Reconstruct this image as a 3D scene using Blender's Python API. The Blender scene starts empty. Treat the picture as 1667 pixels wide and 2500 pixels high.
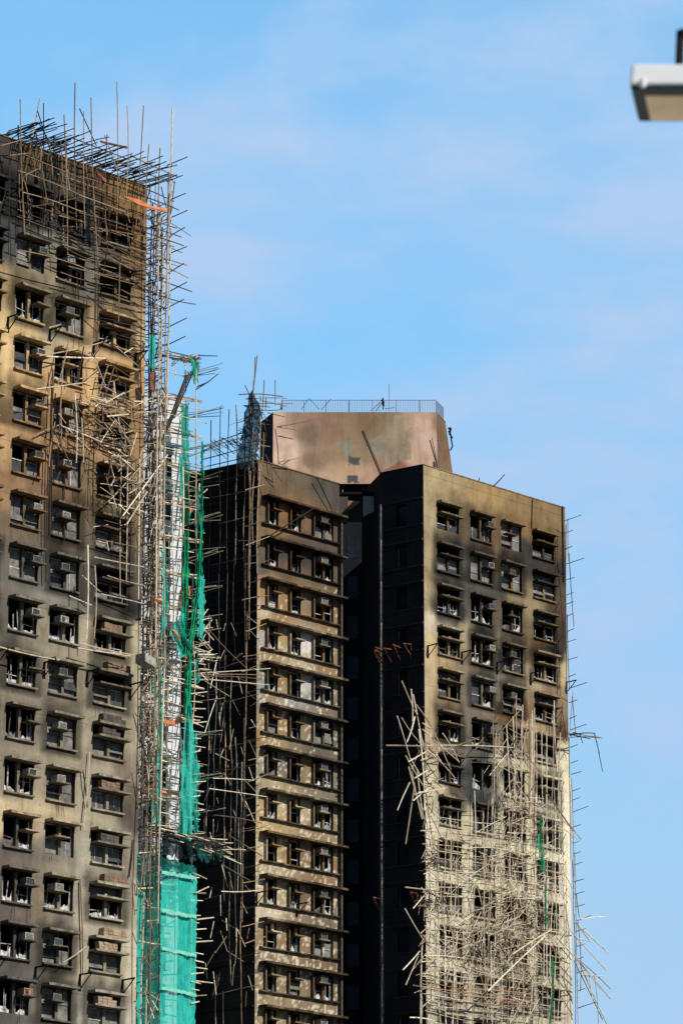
import bpy, math, random
from mathutils import Vector, noise
R = random.Random(7)
C = bpy.context.scene.collection
sc = bpy.context.scene

# ------------------------------------------------------------------ camera model
F = 9700.0; CX, CY = 833.5, 1250.0
PITCH = math.atan(2700 / 9700.0); cp, sp = math.cos(PITCH), math.sin(PITCH)
EYE = 1.6
HF = math.hypot(F, 2700)
def unit(x, y):
    l = math.hypot(x, y); return (x / l, y / l)
d1 = unit(9392, HF); n1 = (d1[1], -d1[0])          # the broad fronts
d2 = unit(-13900, HF); n2 = (-d2[1], d2[0])        # the flanks
nn2 = (n2[0], n2[1])
def ray(x, y):
    a = (x - CX) / F; b = (CY - y) / F
    return (a, cp - b * sp, sp + b * cp)
def at_depth(x, y, Y):
    r = ray(x, y); k = Y / r[1]
    return Vector((r[0] * k, Y, r[2] * k + EYE))
def project(P):
    X, Y, Z = P[0], P[1], P[2] - EYE
    dep = Y * cp + Z * sp
    return CX + F * X / dep, CY - F * (Z * cp - Y * sp) / dep

class Facade:
    """vertical wall plane: origin corner, direction d along it, outward normal n"""
    def __init__(s, O, d, n): s.O, s.d, s.n = O, d, n
    def pt(s, u, z, o=0.0):
        return Vector((s.O[0] + s.d[0] * u + s.n[0] * o, s.O[1] + s.d[1] * u + s.n[1] * o, z))
    def uz(s, x, y, o=0.0):
        r = ray(x, y)
        k = (s.n[0] * s.O[0] + s.n[1] * s.O[1] + o) / (s.n[0] * r[0] + s.n[1] * r[1])
        X, Y, Z = r[0] * k - s.O[0], r[1] * k - s.O[1], r[2] * k + EYE
        return X * s.d[0] + Y * s.d[1], Z
    def px(s, x, y, o=0.0):
        u, z = s.uz(x, y, o); return s.pt(u, z, o)

cA = at_depth(360, 457, 197); cB = at_depth(630, 1124, 243); cC = at_depth(1033, 1135, 250)
cD = at_depth(482, 990, 232)
FA = Facade(cA, d1, n1)
FAr = Facade(cA, (-n1[0], -n1[1]), d1)             # end wall of the near block, facing right
FB = Facade(cB, d1, n1); FBl = Facade(cB, d2, n2)
FC = Facade(cC, d1, n1); FCl = Facade(cC, d2, n2)
FD = Facade(cD, d1, n1)
HA, HB, HC, HD = cA.z, cB.z, cC.z, cD.z

# ------------------------------------------------------------------ materials
def mat(name):
    m = bpy.data.materials.new(name); m.use_nodes = True
    m.node_tree.nodes['Principled BSDF'].inputs['Specular IOR Level'].default_value = .12
    return m, m.node_tree, m.node_tree.nodes['Principled BSDF']
def N(t, kind, **kw):
    n = t.nodes.new(kind)
    for k, v in kw.items():
        if k in n.inputs.keys(): n.inputs[k].default_value = v
        else: setattr(n, k, v)
    return n
def mixrgb(t, typ, fac, a, b):
    m = t.nodes.new('ShaderNodeMix'); m.data_type = 'RGBA'; m.blend_type = typ
    for s, v in ((0, fac), (6, a), (7, b)):
        if hasattr(v, 'is_linked'): t.links.new(v, m.inputs[s])
        else: m.inputs[s].default_value = v
    return m.outputs[2]
def ramp(t, src, stops):
    r = t.nodes.new('ShaderNodeValToRGB')
    while len(r.color_ramp.elements) > len(stops): r.color_ramp.elements.remove(r.color_ramp.elements[-1])
    while len(r.color_ramp.elements) < len(stops): r.color_ramp.elements.new(0.5)
    for e, (p, c) in zip(r.color_ramp.elements, stops):
        e.position = p; e.color = c if len(c) == 4 else (*c, 1)
    t.links.new(src, r.inputs[0]); return r.outputs[0]
def objcoord(t, scale=(1, 1, 1)):
    tc = t.nodes.new('ShaderNodeTexCoord'); mp = t.nodes.new('ShaderNodeMapping')
    mp.inputs['Scale'].default_value = scale
    t.links.new(tc.outputs['Object'], mp.inputs[0]); return mp.outputs[0]
def noise_tex(t, vec, scale, detail=4, rough=.55):
    n = N(t, 'ShaderNodeTexNoise', Scale=scale, Detail=detail, Roughness=rough)
    t.links.new(vec, n.inputs['Vector']); return n.outputs['Fac']

def wall_material(name, joints=None, grain=1.0):
    m, t, b = mat(name)
    at = N(t, 'ShaderNodeAttribute', attribute_name='Col')
    v = objcoord(t); vs = objcoord(t, (1, 1, .12))
    col = at.outputs['Color']
    f1 = noise_tex(t, v, .9, 6, .6)
    col = mixrgb(t, 'MULTIPLY', grain, col, ramp(t, f1, [(.25, (.66, .63, .6)), (.5, (1, 1, 1)), (.8, (1.18, 1.15, 1.1))]))
    f2 = noise_tex(t, vs, 2.6, 5, .6)
    col = mixrgb(t, 'MULTIPLY', .8 * grain, col, ramp(t, f2, [(.3, (.7, .67, .64)), (.48, (1, 1, 1)), (.75, (1.08, 1.08, 1.08))]))
    f3 = noise_tex(t, v, 7, 3, .7)
    col = mixrgb(t, 'MULTIPLY', .8 * grain, col, ramp(t, f3, [(.32, (.6, .58, .56)), (.42, (1, 1, 1)), (.68, (1, 1, 1)), (.76, (1.5, 1.5, 1.5))]))
    if joints:
        z0, h = joints
        sx = t.nodes.new('ShaderNodeSeparateXYZ'); t.links.new(v, sx.inputs[0])
        def m_(op, a, bb):
            q = t.nodes.new('ShaderNodeMath'); q.operation = op
            for i, w in enumerate((a, bb)):
                if hasattr(w, 'is_linked'): t.links.new(w, q.inputs[i])
                elif w is not None: q.inputs[i].default_value = w
            return q.outputs[0]
        fr = m_('FRACT', m_('DIVIDE', m_('SUBTRACT', sx.outputs[2], z0), h), None)
        ln = m_('LESS_THAN', fr, .013)
        col = mixrgb(t, 'MULTIPLY', ln, col, (.62, .6, .58, 1))
    t.links.new(col, b.inputs['Base Color']); b.inputs['Roughness'].default_value = .9
    bp = N(t, 'ShaderNodeBump', Strength=.35, Distance=.03); t.links.new(f3, bp.inputs['Height'])
    t.links.new(bp.outputs[0], b.inputs['Normal'])
    return m
def simple(name, c1, c2=None, scale=3., rough=.8, metal=0.):
    m, t, b = mat(name)
    c2 = c2 or tuple(x * .7 for x in c1)
    f = noise_tex(t, objcoord(t), scale, 5, .65)
    t.links.new(ramp(t, f, [(.35, c2), (.62, c1)]), b.inputs['Base Color'])
    b.inputs['Roughness'].default_value = rough; b.inputs['Metallic'].default_value = metal
    return m
def attr_mat(name, rough=.7, amt=.8, scale=5.):
    m, t, b = mat(name)
    at = N(t, 'ShaderNodeAttribute', attribute_name='Col')
    f = noise_tex(t, objcoord(t), scale, 3, .6)
    t.links.new(mixrgb(t, 'MULTIPLY', amt, at.outputs['Color'], ramp(t, f, [(.3, (.5, .46, .42)), (.6, (1.15, 1.15, 1.12))])), b.inputs['Base Color'])
    b.inputs['Roughness'].default_value = rough
    return m
RH = 2.72                                          # storey height of the near block (set below)
M = {}
M['wallC'] = wall_material('sooty_render', (HC - 3.45 - 20 * 2.83, 2.83))
M['wallA'] = wall_material('sooty_render_near', (1.2, 2.715))
M['wallB'] = wall_material('sooty_render_flat')
M['trim'] = attr_mat('sooty_trim', .9, 1.0, 3.)
M['bamboo'] = attr_mat('bamboo', .6, .75, 4.)
M['black'] = simple('charred_interior', (.012, .012, .013), (.006, .006, .006), 1.5, .95)
M['white'] = simple('white_tile', (.68, .70, .72), (.45, .47, .5), .8, .5)
M['winframe'] = simple('blistered_window_frame', (.66, .65, .62), (.12, .11, .10), 5., .5)
M['dullframe'] = simple('sooty_window_frame', (.17, .155, .135), (.04, .035, .03), 4., .7)
M['glass'] = simple('smoked_glass', (.075, .078, .078), (.02, .02, .022), 1.3, .25)
M['paleglass'] = simple('dusty_glass', (.24, .225, .20), (.085, .08, .072), 1.8, .5)
M['blueglass'] = simple('dark_blue_glass', (.02, .03, .045), (.008, .012, .018), 1.2, .2)
M['acgrey'] = simple('grey_air_conditioner_case', (.2, .185, .155), (.08, .075, .066), 5., .6)
M['acpale'] = simple('pale_air_conditioner_case', (.42, .40, .35), (.2, .19, .165), 6., .6)
M['acrust'] = simple('rusty_air_conditioner_case', (.42, .22, .13), (.2, .12, .08), 6., .8)
M['grill'] = simple('air_conditioner_grille', (.055, .065, .06), (.02, .024, .022), 9., .5)
M['steel'] = simple('burnt_black_steel', (.018, .016, .015), (.01, .009, .008), 6., .6, .3)
M['redsteel'] = simple('red_primed_steel', (.27, .10, .055), (.07, .03, .022), 4., .6)
M['rail'] = simple('rusty_painted_railing', (.24, .28, .36), (.16, .18, .23), 3., .6)
M['orange'] = simple('orange_tarpaulin', (.75, .27, .12), (.5, .16, .07), 3., .7)
M['brick'] = simple('brown_brick', (.25, .165, .11), (.13, .09, .065), 3., .9)
M['brickdark'] = simple('scorched_brick', (.12, .095, .08), (.05, .042, .04), 3., .9)
M['bricktan'] = simple('tan_brick', (.42, .30, .20), (.22, .15, .10), 3., .9)
M['ground'] = simple('asphalt', (.06, .06, .06), (.045, .045, .045), .3, .9)
M['bouncepave'] = simple('pale_bounce_paving', (.5, .46, .38), (.42, .38, .32), .5, .9)
def net_mat(name, c, c2, alpha):
    m, t, b = mat(name)
    vs = objcoord(t, (1, 1, .18)); f = noise_tex(t, vs, 2.2, 5, .65)
    t.links.new(ramp(t, f, [(.3, c2), (.6, c)]), b.inputs['Base Color'])
    b.inputs['Roughness'].default_value = .85
    f2 = noise_tex(t, objcoord(t, (1, 1, .4)), 5, 4, .7)
    t.links.new(ramp(t, f2, [(.3, (alpha * .55,) * 3), (.6, (alpha,) * 3)]), b.inputs['Alpha'])
    tr = N(t, 'ShaderNodeBsdfTranslucent'); t.links.new(ramp(t, f, [(.3, c2), (.6, c)]), tr.inputs['Color'])
    mx = N(t, 'ShaderNodeMixShader'); mx.inputs[0].default_value = .28
    t.links.new(b.outputs[0], mx.inputs[1]); t.links.new(tr.outputs[0], mx.inputs[2])
    t.links.new(mx.outputs[0], t.nodes['Material Output'].inputs[0])
    return m
M['teal'] = net_mat('teal_safety_netting', (.04, .60, .47), (.015, .36, .30), .93)
M['green'] = net_mat('green_safety_netting', (.01, .42, .20), (.004, .2, .11), .95)
M['sheernet'] = net_mat('thin_teal_netting', (.05, .66, .53), (.02, .46, .39), .9)
M['murknet'] = net_mat('scorched_green_netting', (.015, .10, .085), (.006, .03, .028), .9)
M['seam'] = simple('pale_net_seam', (.25, .58, .44), (.12, .48, .38), 2., .8)
M['darknet'] = net_mat('charred_netting', (.008, .02, .026), (.003, .006, .008), .97)

# ------------------------------------------------------------------ mesh helpers
class MB:
    def __init__(s): s.v = []; s.f = []; s.c = []; s.col = (.3, .3, .3)
    def quad(s, a, b, c, d, col=None):
        i = len(s.v); s.v += [a, b, c, d]; s.f.append((i, i + 1, i + 2, i + 3)); s.c += [col or s.col] * 4
    def box8(s, p, col=None):
        i = len(s.v); s.v += p
        s.f += [(i, i + 3, i + 2, i + 1), (i + 4, i + 5, i + 6, i + 7), (i, i + 1, i + 5, i + 4),
                (i + 1, i + 2, i + 6, i + 5), (i + 2, i + 3, i + 7, i + 6), (i + 3, i, i + 4, i + 7)]
        s.c += [col or s.col] * 8
    def fbox(s, Fc, u0, u1, z0, z1, o0, o1, col=None, skew=0.):
        """box in facade coordinates (along, up, outward)"""
        s.box8([Fc.pt(u0, z0, o0), Fc.pt(u1, z0 + skew, o0), Fc.pt(u1, z0 + skew, o1), Fc.pt(u0, z0, o1),
                Fc.pt(u0, z1, o0), Fc.pt(u1, z1 + skew, o0), Fc.pt(u1, z1 + skew, o1), Fc.pt(u0, z1, o1)], col)
    def tube(s, a, b, r, col=None, sides=5, seg=1, bend=0., r2=None, sag=0.):
        a = Vector(a); b = Vector(b); ax = b - a
        if ax.length < 1e-4: return
        x = ax.orthogonal().normalized(); y = ax.normalized().cross(x)
        r2 = r if r2 is None else r2
        ph = R.uniform(0, 6.28); bd = (x * math.cos(ph) + y * math.sin(ph)) * bend
        i0 = len(s.v)
        for k in range(seg + 1):
            t = k / seg; c = a + ax * t + bd * math.sin(math.pi * t); c.z -= sag * math.sin(math.pi * t)
            rr = r + (r2 - r) * t
            for q in range(sides):
                an = q * 2 * math.pi / sides
                s.v.append(c + (x * math.cos(an) + y * math.sin(an)) * rr); s.c.append(col or s.col)
        for k in range(seg):
            for q in range(sides):
                p = i0 + k * sides + q; w = i0 + k * sides + (q + 1) % sides
                s.f.append((p, w, w + sides, p + sides))
        s.f.append(tuple(i0 + q for q in range(sides))[::-1])
        s.f.append(tuple(i0 + seg * sides + q for q in range(sides)))
    def build(s, name, m, parent=None, smooth=False):
        org = parent.location.copy() if parent else Vector((0, 0, 0))
        me = bpy.data.meshes.new(name)
        me.from_pydata([tuple(p) for p in s.v], [], s.f); me.materials.append(m)
        ca = me.color_attributes.new('Col', 'FLOAT_COLOR', 'POINT')
        flat = []
        for c in s.c: flat += [c[0], c[1], c[2], 1.]
        ca.data.foreach_set('color', flat)
        if smooth: me.polygons.foreach_set('use_smooth', [True] * len(me.polygons))
        me.update()
        o = bpy.data.objects.new(name, me); C.objects.link(o)
        if parent:
            o.parent = parent
            # vertices are written in world space; keep them there
            o.matrix_parent_inverse = parent_world(parent).inverted()
        return o
def parent_world(p):
    from mathutils import Matrix
    m = Matrix.Translation(p.location) if p.parent is None else parent_world(p.parent) @ p.matrix_parent_inverse @ Matrix.Translation(p.location)
    return m
def tag(o, label=None, cat=None, group=None, kind=None):
    if label:
        if len(label.split()) > 16: print('LONG', label)
        o['label'] = label
    if cat: o['category'] = cat
    if group: o['group'] = group
    if kind: o['kind'] = kind
    return o
def empty(name, loc, label, cat, group=None):
    o = bpy.data.objects.new(name, None); C.objects.link(o); o.location = loc
    return tag(o, label, cat, group)
def lin(r, g=None, b=None, k=1.22):
    if g is None: r, g, b = r if not isinstance(r[0], tuple) else r[0]
    f = lambda c: ((c / 255 + .055) / 1.055) ** 2.4 if c > 10 else c / 255 / 12.92
    return (f(r) / k, f(g) / k, f(b) / k)

# ------------------------------------------------------------------ soot maps (stain colours of the renders, by place on the wall)
KM = 1.18
def make_map(samples, scalex, scaley, p=3.2, km=1.18):
    S = [(x, y, lin(c, k=km)) for x, y, c in samples]
    def fn(x, y):
        w = 0; acc = [0, 0, 0]
        for sx, sy, c in S:
            dd = ((x - sx) / scalex) ** 2 + ((y - sy) / scaley) ** 2
            k = 1 / (dd + .02) ** (p / 2 + .3); w += k
            acc[0] += c[0] * k; acc[1] += c[1] * k; acc[2] += c[2] * k
        return [a / w for a in acc]
    return fn
rowsA = {
 340: [(62,57,52),(100,85,62),(150,125,85),(165,138,92)], 430: [(55,54,52),(62,58,52),(70,58,42),(140,112,70)],
 500: [(58,58,58),(66,64,62),(58,48,38),(125,98,60)], 560: [(68,68,68),(78,78,76),(62,56,50),(128,98,60)],
 620: [(84,84,80),(135,130,115),(95,90,80),(110,88,60)], 700: [(158,135,98),(140,128,105),(108,104,94),(135,112,82)],
 800: [(186,160,115),(155,145,120),(182,154,118),(152,132,100)], 930: [(196,166,120),(180,148,108),(180,148,104),(158,126,90)],
 1060: [(176,144,104),(156,124,90),(156,124,88),(146,116,84)], 1200: [(146,116,86),(130,104,80),(130,110,82),(120,98,74)],
 1300: [(112,98,80),(108,96,80),(126,114,94),(114,96,72)], 1400: [(108,103,95),(98,95,88),(116,110,100),(82,76,70)],
 1480: [(98,92,84),(135,130,118),(104,98,92),(46,44,42)], 1560: [(114,108,96),(148,140,120),(168,158,132),(175,164,138)],
 1650: [(130,122,104),(140,130,112),(136,128,108),(158,148,124)], 1780: [(120,112,98),(124,116,102),(156,146,124),(152,142,122)],
 1900: [(134,124,108),(150,138,116),(158,148,128),(132,120,102)], 1990: [(196,176,142),(186,168,136),(164,154,132),(84,74,66)],
 2080: [(98,90,82),(118,112,98),(172,164,144),(140,130,112)], 2200: [(96,88,80),(140,128,106),(172,164,146),(166,158,138)],
 2350: [(84,79,74),(92,87,80),(178,168,144),(192,182,156)], 2480: [(90,85,80),(118,112,100),(156,150,138),(172,164,146)]}
mapA = make_map([(x, y, c) for y, cs in rowsA.items() for x, c in zip((8, 122, 226, 340), [tuple(min(235, v * (1.1 if y in (800, 930) else 1)) for v in c) for c in cs])], 60, 55, km=1.0)
mapC_s = [(1050,1150,(178,160,122)),(1100,1180,(170,150,112)),(1180,1215,(168,140,96)),(1260,1240,(150,124,86)),(1360,1280,(138,118,86)),
 (1045,1260,(176,158,124)),(1135,1270,(104,88,70)),(1210,1290,(118,94,68)),(1285,1290,(140,112,74)),(1365,1320,(110,92,68)),
 (1045,1360,(170,152,118)),(1100,1395,(78,72,64)),(1135,1340,(82,76,70)),(1210,1370,(96,82,66)),(1290,1370,(64,60,56)),(1365,1400,(62,56,50)),
 (1045,1440,(176,160,128)),(1130,1400,(88,84,76)),(1130,1460,(90,86,78)),(1210,1450,(86,82,76)),(1245,1440,(140,118,86)),(1290,1470,(156,140,108)),(1365,1500,(86,72,58)),
 (1045,1530,(218,202,170)),(1100,1500,(80,76,72)),(1137,1540,(176,158,128)),(1175,1540,(70,66,62)),(1210,1560,(140,128,108)),(1245,1545,(90,78,66)),(1290,1540,(120,104,82)),(1365,1540,(66,56,48)),
 (1360,1600,(46,40,36)),(1310,1580,(120,96,68)),
 (1045,1610,(200,176,136)),(1100,1605,(190,164,124)),(1137,1620,(140,126,104)),(1200,1620,(92,84,74)),(1290,1640,(196,180,148)),(1365,1640,(196,176,138)),
 (1045,1700,(190,168,132)),(1100,1705,(160,138,106)),(1140,1690,(120,116,104)),(1215,1690,(140,136,122)),(1240,1740,(110,84,60)),(1290,1720,(140,112,82)),(1365,1720,(150,130,102)),
 (1045,1790,(196,176,140)),(1095,1800,(100,88,74)),(1140,1790,(110,106,98)),(1215,1770,(120,112,98)),(1290,1770,(178,156,122)),(1372,1790,(96,72,52)),(1385,1840,(200,184,150)),
 (1060,1870,(170,152,122)),(1130,1880,(64,60,56)),(1180,1860,(86,82,76)),(1210,1900,(120,106,88)),(1250,1880,(214,196,158)),(1360,1860,(222,206,168)),
 (1045,1920,(206,188,152)),(1110,1920,(110,90,66)),(1145,1930,(62,58,54)),(1190,1945,(70,66,62)),(1250,1960,(220,202,166)),(1370,1950,(226,210,176)),
 (1045,2000,(222,206,172)),(1130,2010,(204,186,150)),(1190,2040,(210,194,160)),(1290,2040,(222,206,172)),(1370,2060,(226,212,178)),
 (1045,2150,(216,202,172)),(1150,2150,(218,204,172)),(1290,2150,(214,200,170)),(1370,2160,(224,210,180)),
 (1045,2300,(208,194,164)),(1150,2300,(206,190,158)),(1290,2300,(204,188,156)),(1370,2300,(214,200,170)),
 (1045,2460,(206,190,162)),(1150,2460,(190,174,146)),(1290,2460,(194,178,150)),(1370,2460,(200,184,156))]
mapC = make_map([(x, y, tuple(min(244, v * (1.07 if y > 1830 and c[0] > 150 else 1) + (6 * i if y > 1830 else 0)) for i, v in enumerate(c))) for x, y, c in mapC_s], 34, 30, km=1.27)
mapB_s = [(660,1150,(120,100,76)),(720,1175,(112,96,76)),(800,1200,(88,82,74)),(655,1220,(112,90,66)),(692,1245,(140,106,72)),(750,1262,(132,104,74)),
 (700,1290,(146,110,72)),(780,1310,(92,82,70)),(640,1260,(128,108,82)),
 (700,1345,(74,68,62)),(750,1365,(72,68,62)),(700,1390,(112,90,66)),(790,1405,(104,84,62)),(640,1390,(102,92,80)),
 (692,1450,(168,132,90)),(750,1465,(140,124,100)),(650,1430,(168,140,100)),(690,1490,(160,126,84)),(790,1515,(150,118,82)),(640,1500,(190,170,138)),
 (692,1550,(178,150,108)),(748,1575,(216,212,200)),(650,1530,(190,154,106)),(660,1590,(160,132,92)),(730,1610,(190,170,134)),(800,1625,(150,122,86)),(632,1560,(176,172,164)),
 (692,1655,(160,130,90)),(748,1680,(190,188,178)),(660,1690,(150,126,92)),(730,1710,(160,158,150)),(800,1730,(124,112,94)),(632,1680,(150,150,146)),
 (692,1765,(150,120,82)),(748,1780,(140,124,102)),(660,1800,(168,140,98)),(780,1830,(104,96,84)),
 (692,1870,(122,114,100)),(748,1880,(150,126,94)),(660,1900,(178,160,124)),(780,1925,(130,120,102)),(632,1880,(150,142,124)),
 (692,1970,(186,164,122)),(745,1980,(184,168,132)),(660,2010,(190,160,110)),(780,2030,(150,128,96)),
 (692,2075,(170,144,102)),(745,2090,(140,118,88)),(660,2115,(178,160,126)),(780,2135,(144,118,86)),(632,2080,(200,180,140)),
 (690,2180,(176,158,124)),(745,2190,(130,106,78)),(660,2220,(206,190,158)),(780,2240,(124,110,92)),
 (690,2290,(150,124,88)),(745,2300,(140,120,92)),(660,2330,(150,130,100)),(780,2350,(124,104,80)),(640,2470,(160,140,108)),(780,2470,(140,120,90))]
mapB = make_map([(x, y, tuple(c[i] * .93 + .07 * sum(c) / 3 for i in range(3))) for x, y, c in mapB_s], 30, 26, km=1.3)
def mapBblot(x, y, P):
    x, y = warp(x, y, P, 10); c = list(mapB(x, y))
    if y > 1440:                                    # pale spots where the render has spalled off
        q = noise.noise(Vector((P[0] * 4.2, P[1] * 4.2, P[2] * 4.6))) + .3 * noise.noise(P * .6)
        k = min(1, (y - 1400) / 700)
        if q > .44 - .2 * k: c = [c[0] * .35 + .46, c[1] * .35 + .40, c[2] * .35 + .31]
    return c
def warp(x, y, P, a):
    return (x + a * noise.noise(P * .55) + a * .6 * noise.noise(P * 1.7 + Vector((5, 0, 0))),
            y + a * 1.3 * noise.noise(P * .5 + Vector((0, 9, 0))) + a * .7 * noise.noise(P * 1.6))
def mapClut(x, y, P):
    x, y = warp(x, y, P, 24); c = list(mapC(x, y)); q = noise.noise(Vector((P[0] * .9, P[1] * .9, P[2] * .9)))
    return [v * (1 + .12 * q) for v in c]
def mapAlut(x, y, P):
    x, y = warp(x, y, P, 30); c = list(mapA(x, y)); q = noise.noise(Vector((P[0] * .7, P[1] * .7, P[2] * .5)))
    return [v * (1 + .16 * q) for v in c]

# ------------------------------------------------------------------ walls with openings
def wall(name, Fc, u0, u1, z0, z1, holes, cmap, m, parent, step=.3, zfine=24., depth=.32, rough_soot=True):
    """holes: (ua,ub,za,zb). Real openings with reveals."""
    us = {u0, u1}; zs = {z0, z1}
    for a, b, c, d in holes: us |= {a, b}; zs |= {c, d}
    def fill(vals, lo, step):
        vals = sorted(vals); out = []
        for a, b in zip(vals, vals[1:]):
            n = 1 if b <= lo else max(1, int(math.ceil((b - a) / step)))
            out += [a + (b - a) * k / n for k in range(n)]
        return out + [vals[-1]]
    us = fill({round(u, 4) for u in us}, -1e9, step)
    if z0 < zfine < z1: zs.add(zfine)
    zs = fill({round(z, 4) for z in zs}, zfine, step)
    hs = [tuple(round(v, 4) for v in h) for h in holes]
    mb = MB(); idx = {}
    def vid(i, j):
        if (i, j) in idx: return idx[(i, j)]
        P = Fc.pt(us[i], zs[j]); x, y = project(P)
        c = cmap(x, y, P)
        if rough_soot:                              # smoke rising from every burnt opening
            for a, b, cc, d in hs:
                if a - .7 < us[i] < b + .7 and cc - .35 < zs[j] < d + 1.1:
                    du = max(a - us[i], us[i] - b, 0); dz = zs[j] - d if zs[j] > d else 0
                    r = math.hypot(du / .55, dz / .9) + .5 * noise.noise(Vector((us[i] * 1.3, zs[j] * 1.1, a)))
                    hsh = math.sin(a * 12.9 + cc * 78.2) * 43758.5; hsh -= math.floor(hsh)
                    st = .75 if hsh < .36 else .22
                    r *= .8 if hsh < .36 else 1
                    k = max(0, min(1, (1 - r) * 1.6)) * st
                    c = [c[0] * (1 - k), c[1] * (1 - k), c[2] * (1 - k)]
        idx[(i, j)] = len(mb.v); mb.v.append(P); mb.c.append(tuple(c)); return idx[(i, j)]
    for i in range(len(us) - 1):
        um = (us[i] + us[i + 1]) / 2
        cand = [h for h in hs if h[0] < um < h[1]]
        for j in range(len(zs) - 1):
            zm = (zs[j] + zs[j + 1]) / 2
            if any(h[2] < zm < h[3] for h in cand): continue
            mb.f.append((vid(i, j), vid(i + 1, j), vid(i + 1, j + 1), vid(i, j + 1)))
    for a, b, c, d in hs:
        P = Fc.pt((a + b) / 2, d); x, y = project(P); cc = tuple(v * .26 for v in cmap(x, y, P))  # reveals tinted darker than the wall: soot, plus recess shade put in the colour
        q = [(a, c), (b, c), (b, d), (a, d)]
        for k in range(4):
            (ua, za), (ub, zb) = q[k], q[(k + 1) % 4]
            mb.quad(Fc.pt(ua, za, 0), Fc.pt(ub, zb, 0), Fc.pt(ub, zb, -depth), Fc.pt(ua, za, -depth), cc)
    return mb.build(name, m, parent)

def wall_plain(name, quads, m, parent, col):
    mb = MB(); mb.col = col
    for q in quads: mb.quad(*q)
    return mb.build(name, m, parent)

# ------------------------------------------------------------------ windows
def trimcol(Fc, u, z, cmap, k=.8):
    P = Fc.pt(u, z); x, y = project(P); c = cmap(x, y, P)
    j = R.uniform(.75, 1.1) * k
    return tuple(v * j for v in c)
def ac_unit(Fc, u, z, parent, mname, o0=-.15, w=.62, h=.42, dp=.55, tilt=0.):
    mb = MB(); mb.fbox(Fc, u, u + w, z, z + h, o0, o0 + dp - .05, skew=tilt)
    ac = mb.build('air_conditioner', M[mname], parent)
    return ac, (u, z, w, h, o0 + dp - .05, tilt)
def make_ac(Fc, u, z, win, mname, o0=-.16, w=.62, h=.42, dp=.5, tilt=0., kind='grill', front='grill'):
    """one mesh with several faces set proud: case, recessed grille and louvres"""
    f = o0 + dp
    me_case = MB(); me_case.fbox(Fc, u, u + w, z, z + h, o0, f - .04, skew=tilt)
    t = .045
    for a, b, c, d in ((u, u + w, z, z + t), (u, u + w, z + h - t, z + h), (u, u + t, z + t, z + h - t), (u + w - t, u + w, z + t, z + h - t)):
        me_case.fbox(Fc, a, b, c, d, f - .04, f, skew=tilt)
    case = me_case.build('air_conditioner', M[mname], win)
    g = case.data; g.materials.append(M['grill'])
    # the front face of the case box is the dark grille; louvres are bars of the case colour
    me = MB()
    for p in case.data.vertices: me.v.append(p.co.copy()); me.c.append((.3, .3, .3))
    for p in case.data.polygons: me.f.append(tuple(p.vertices))
    nb = len(me.f)
    me.fbox(Fc, u + t, u + w - t, z + t, z + h - t, f - .039, f - .03, skew=tilt); ng = len(me.f)
    if kind == 'bars':
        for k in range(5): x = u + t + (w - 2 * t) * (k + .5) / 5; me.fbox(Fc, x - .025, x + .02, z + t, z + h - t, f - .028, f - .008, skew=tilt)
    elif kind == 'louvre':
        for k in range(4): y = z + t + (h - 2 * t) * (k + .5) / 4; me.fbox(Fc, u + t, u + w - t, y - .012, y + .012, f - .028, f - .012, skew=tilt)
    elif kind == 'fan':
        c0 = (u + w * .38, z + h * .5); rr = h * .33; n = 10
        i0 = len(me.v)
        me.fbox(Fc, u + t, u + w - t, z + t, z + h - t, f - .029, f - .026, skew=tilt)
        for k in range(n):
            a = k * 6.283 / n; me.v.append(Fc.pt(c0[0] + rr * math.cos(a), c0[1] + rr * math.sin(a), f - .012)); me.c.append((.3,) * 3)
        me.f.append(tuple(range(i0 + 8, i0 + 8 + n)))
    old = case.data; C.objects.unlink(case); bpy.data.objects.remove(case); bpy.data.meshes.remove(old)
    o = me.build('air_conditioner', M[mname], win); o.data.materials.append(M['grill'])
    for k, p in enumerate(o.data.polygons):
        if nb <= k < ng: p.material_index = 1
        if kind == 'fan' and k == len(o.data.polygons) - 1: p.material_index = 1
    return o

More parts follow.
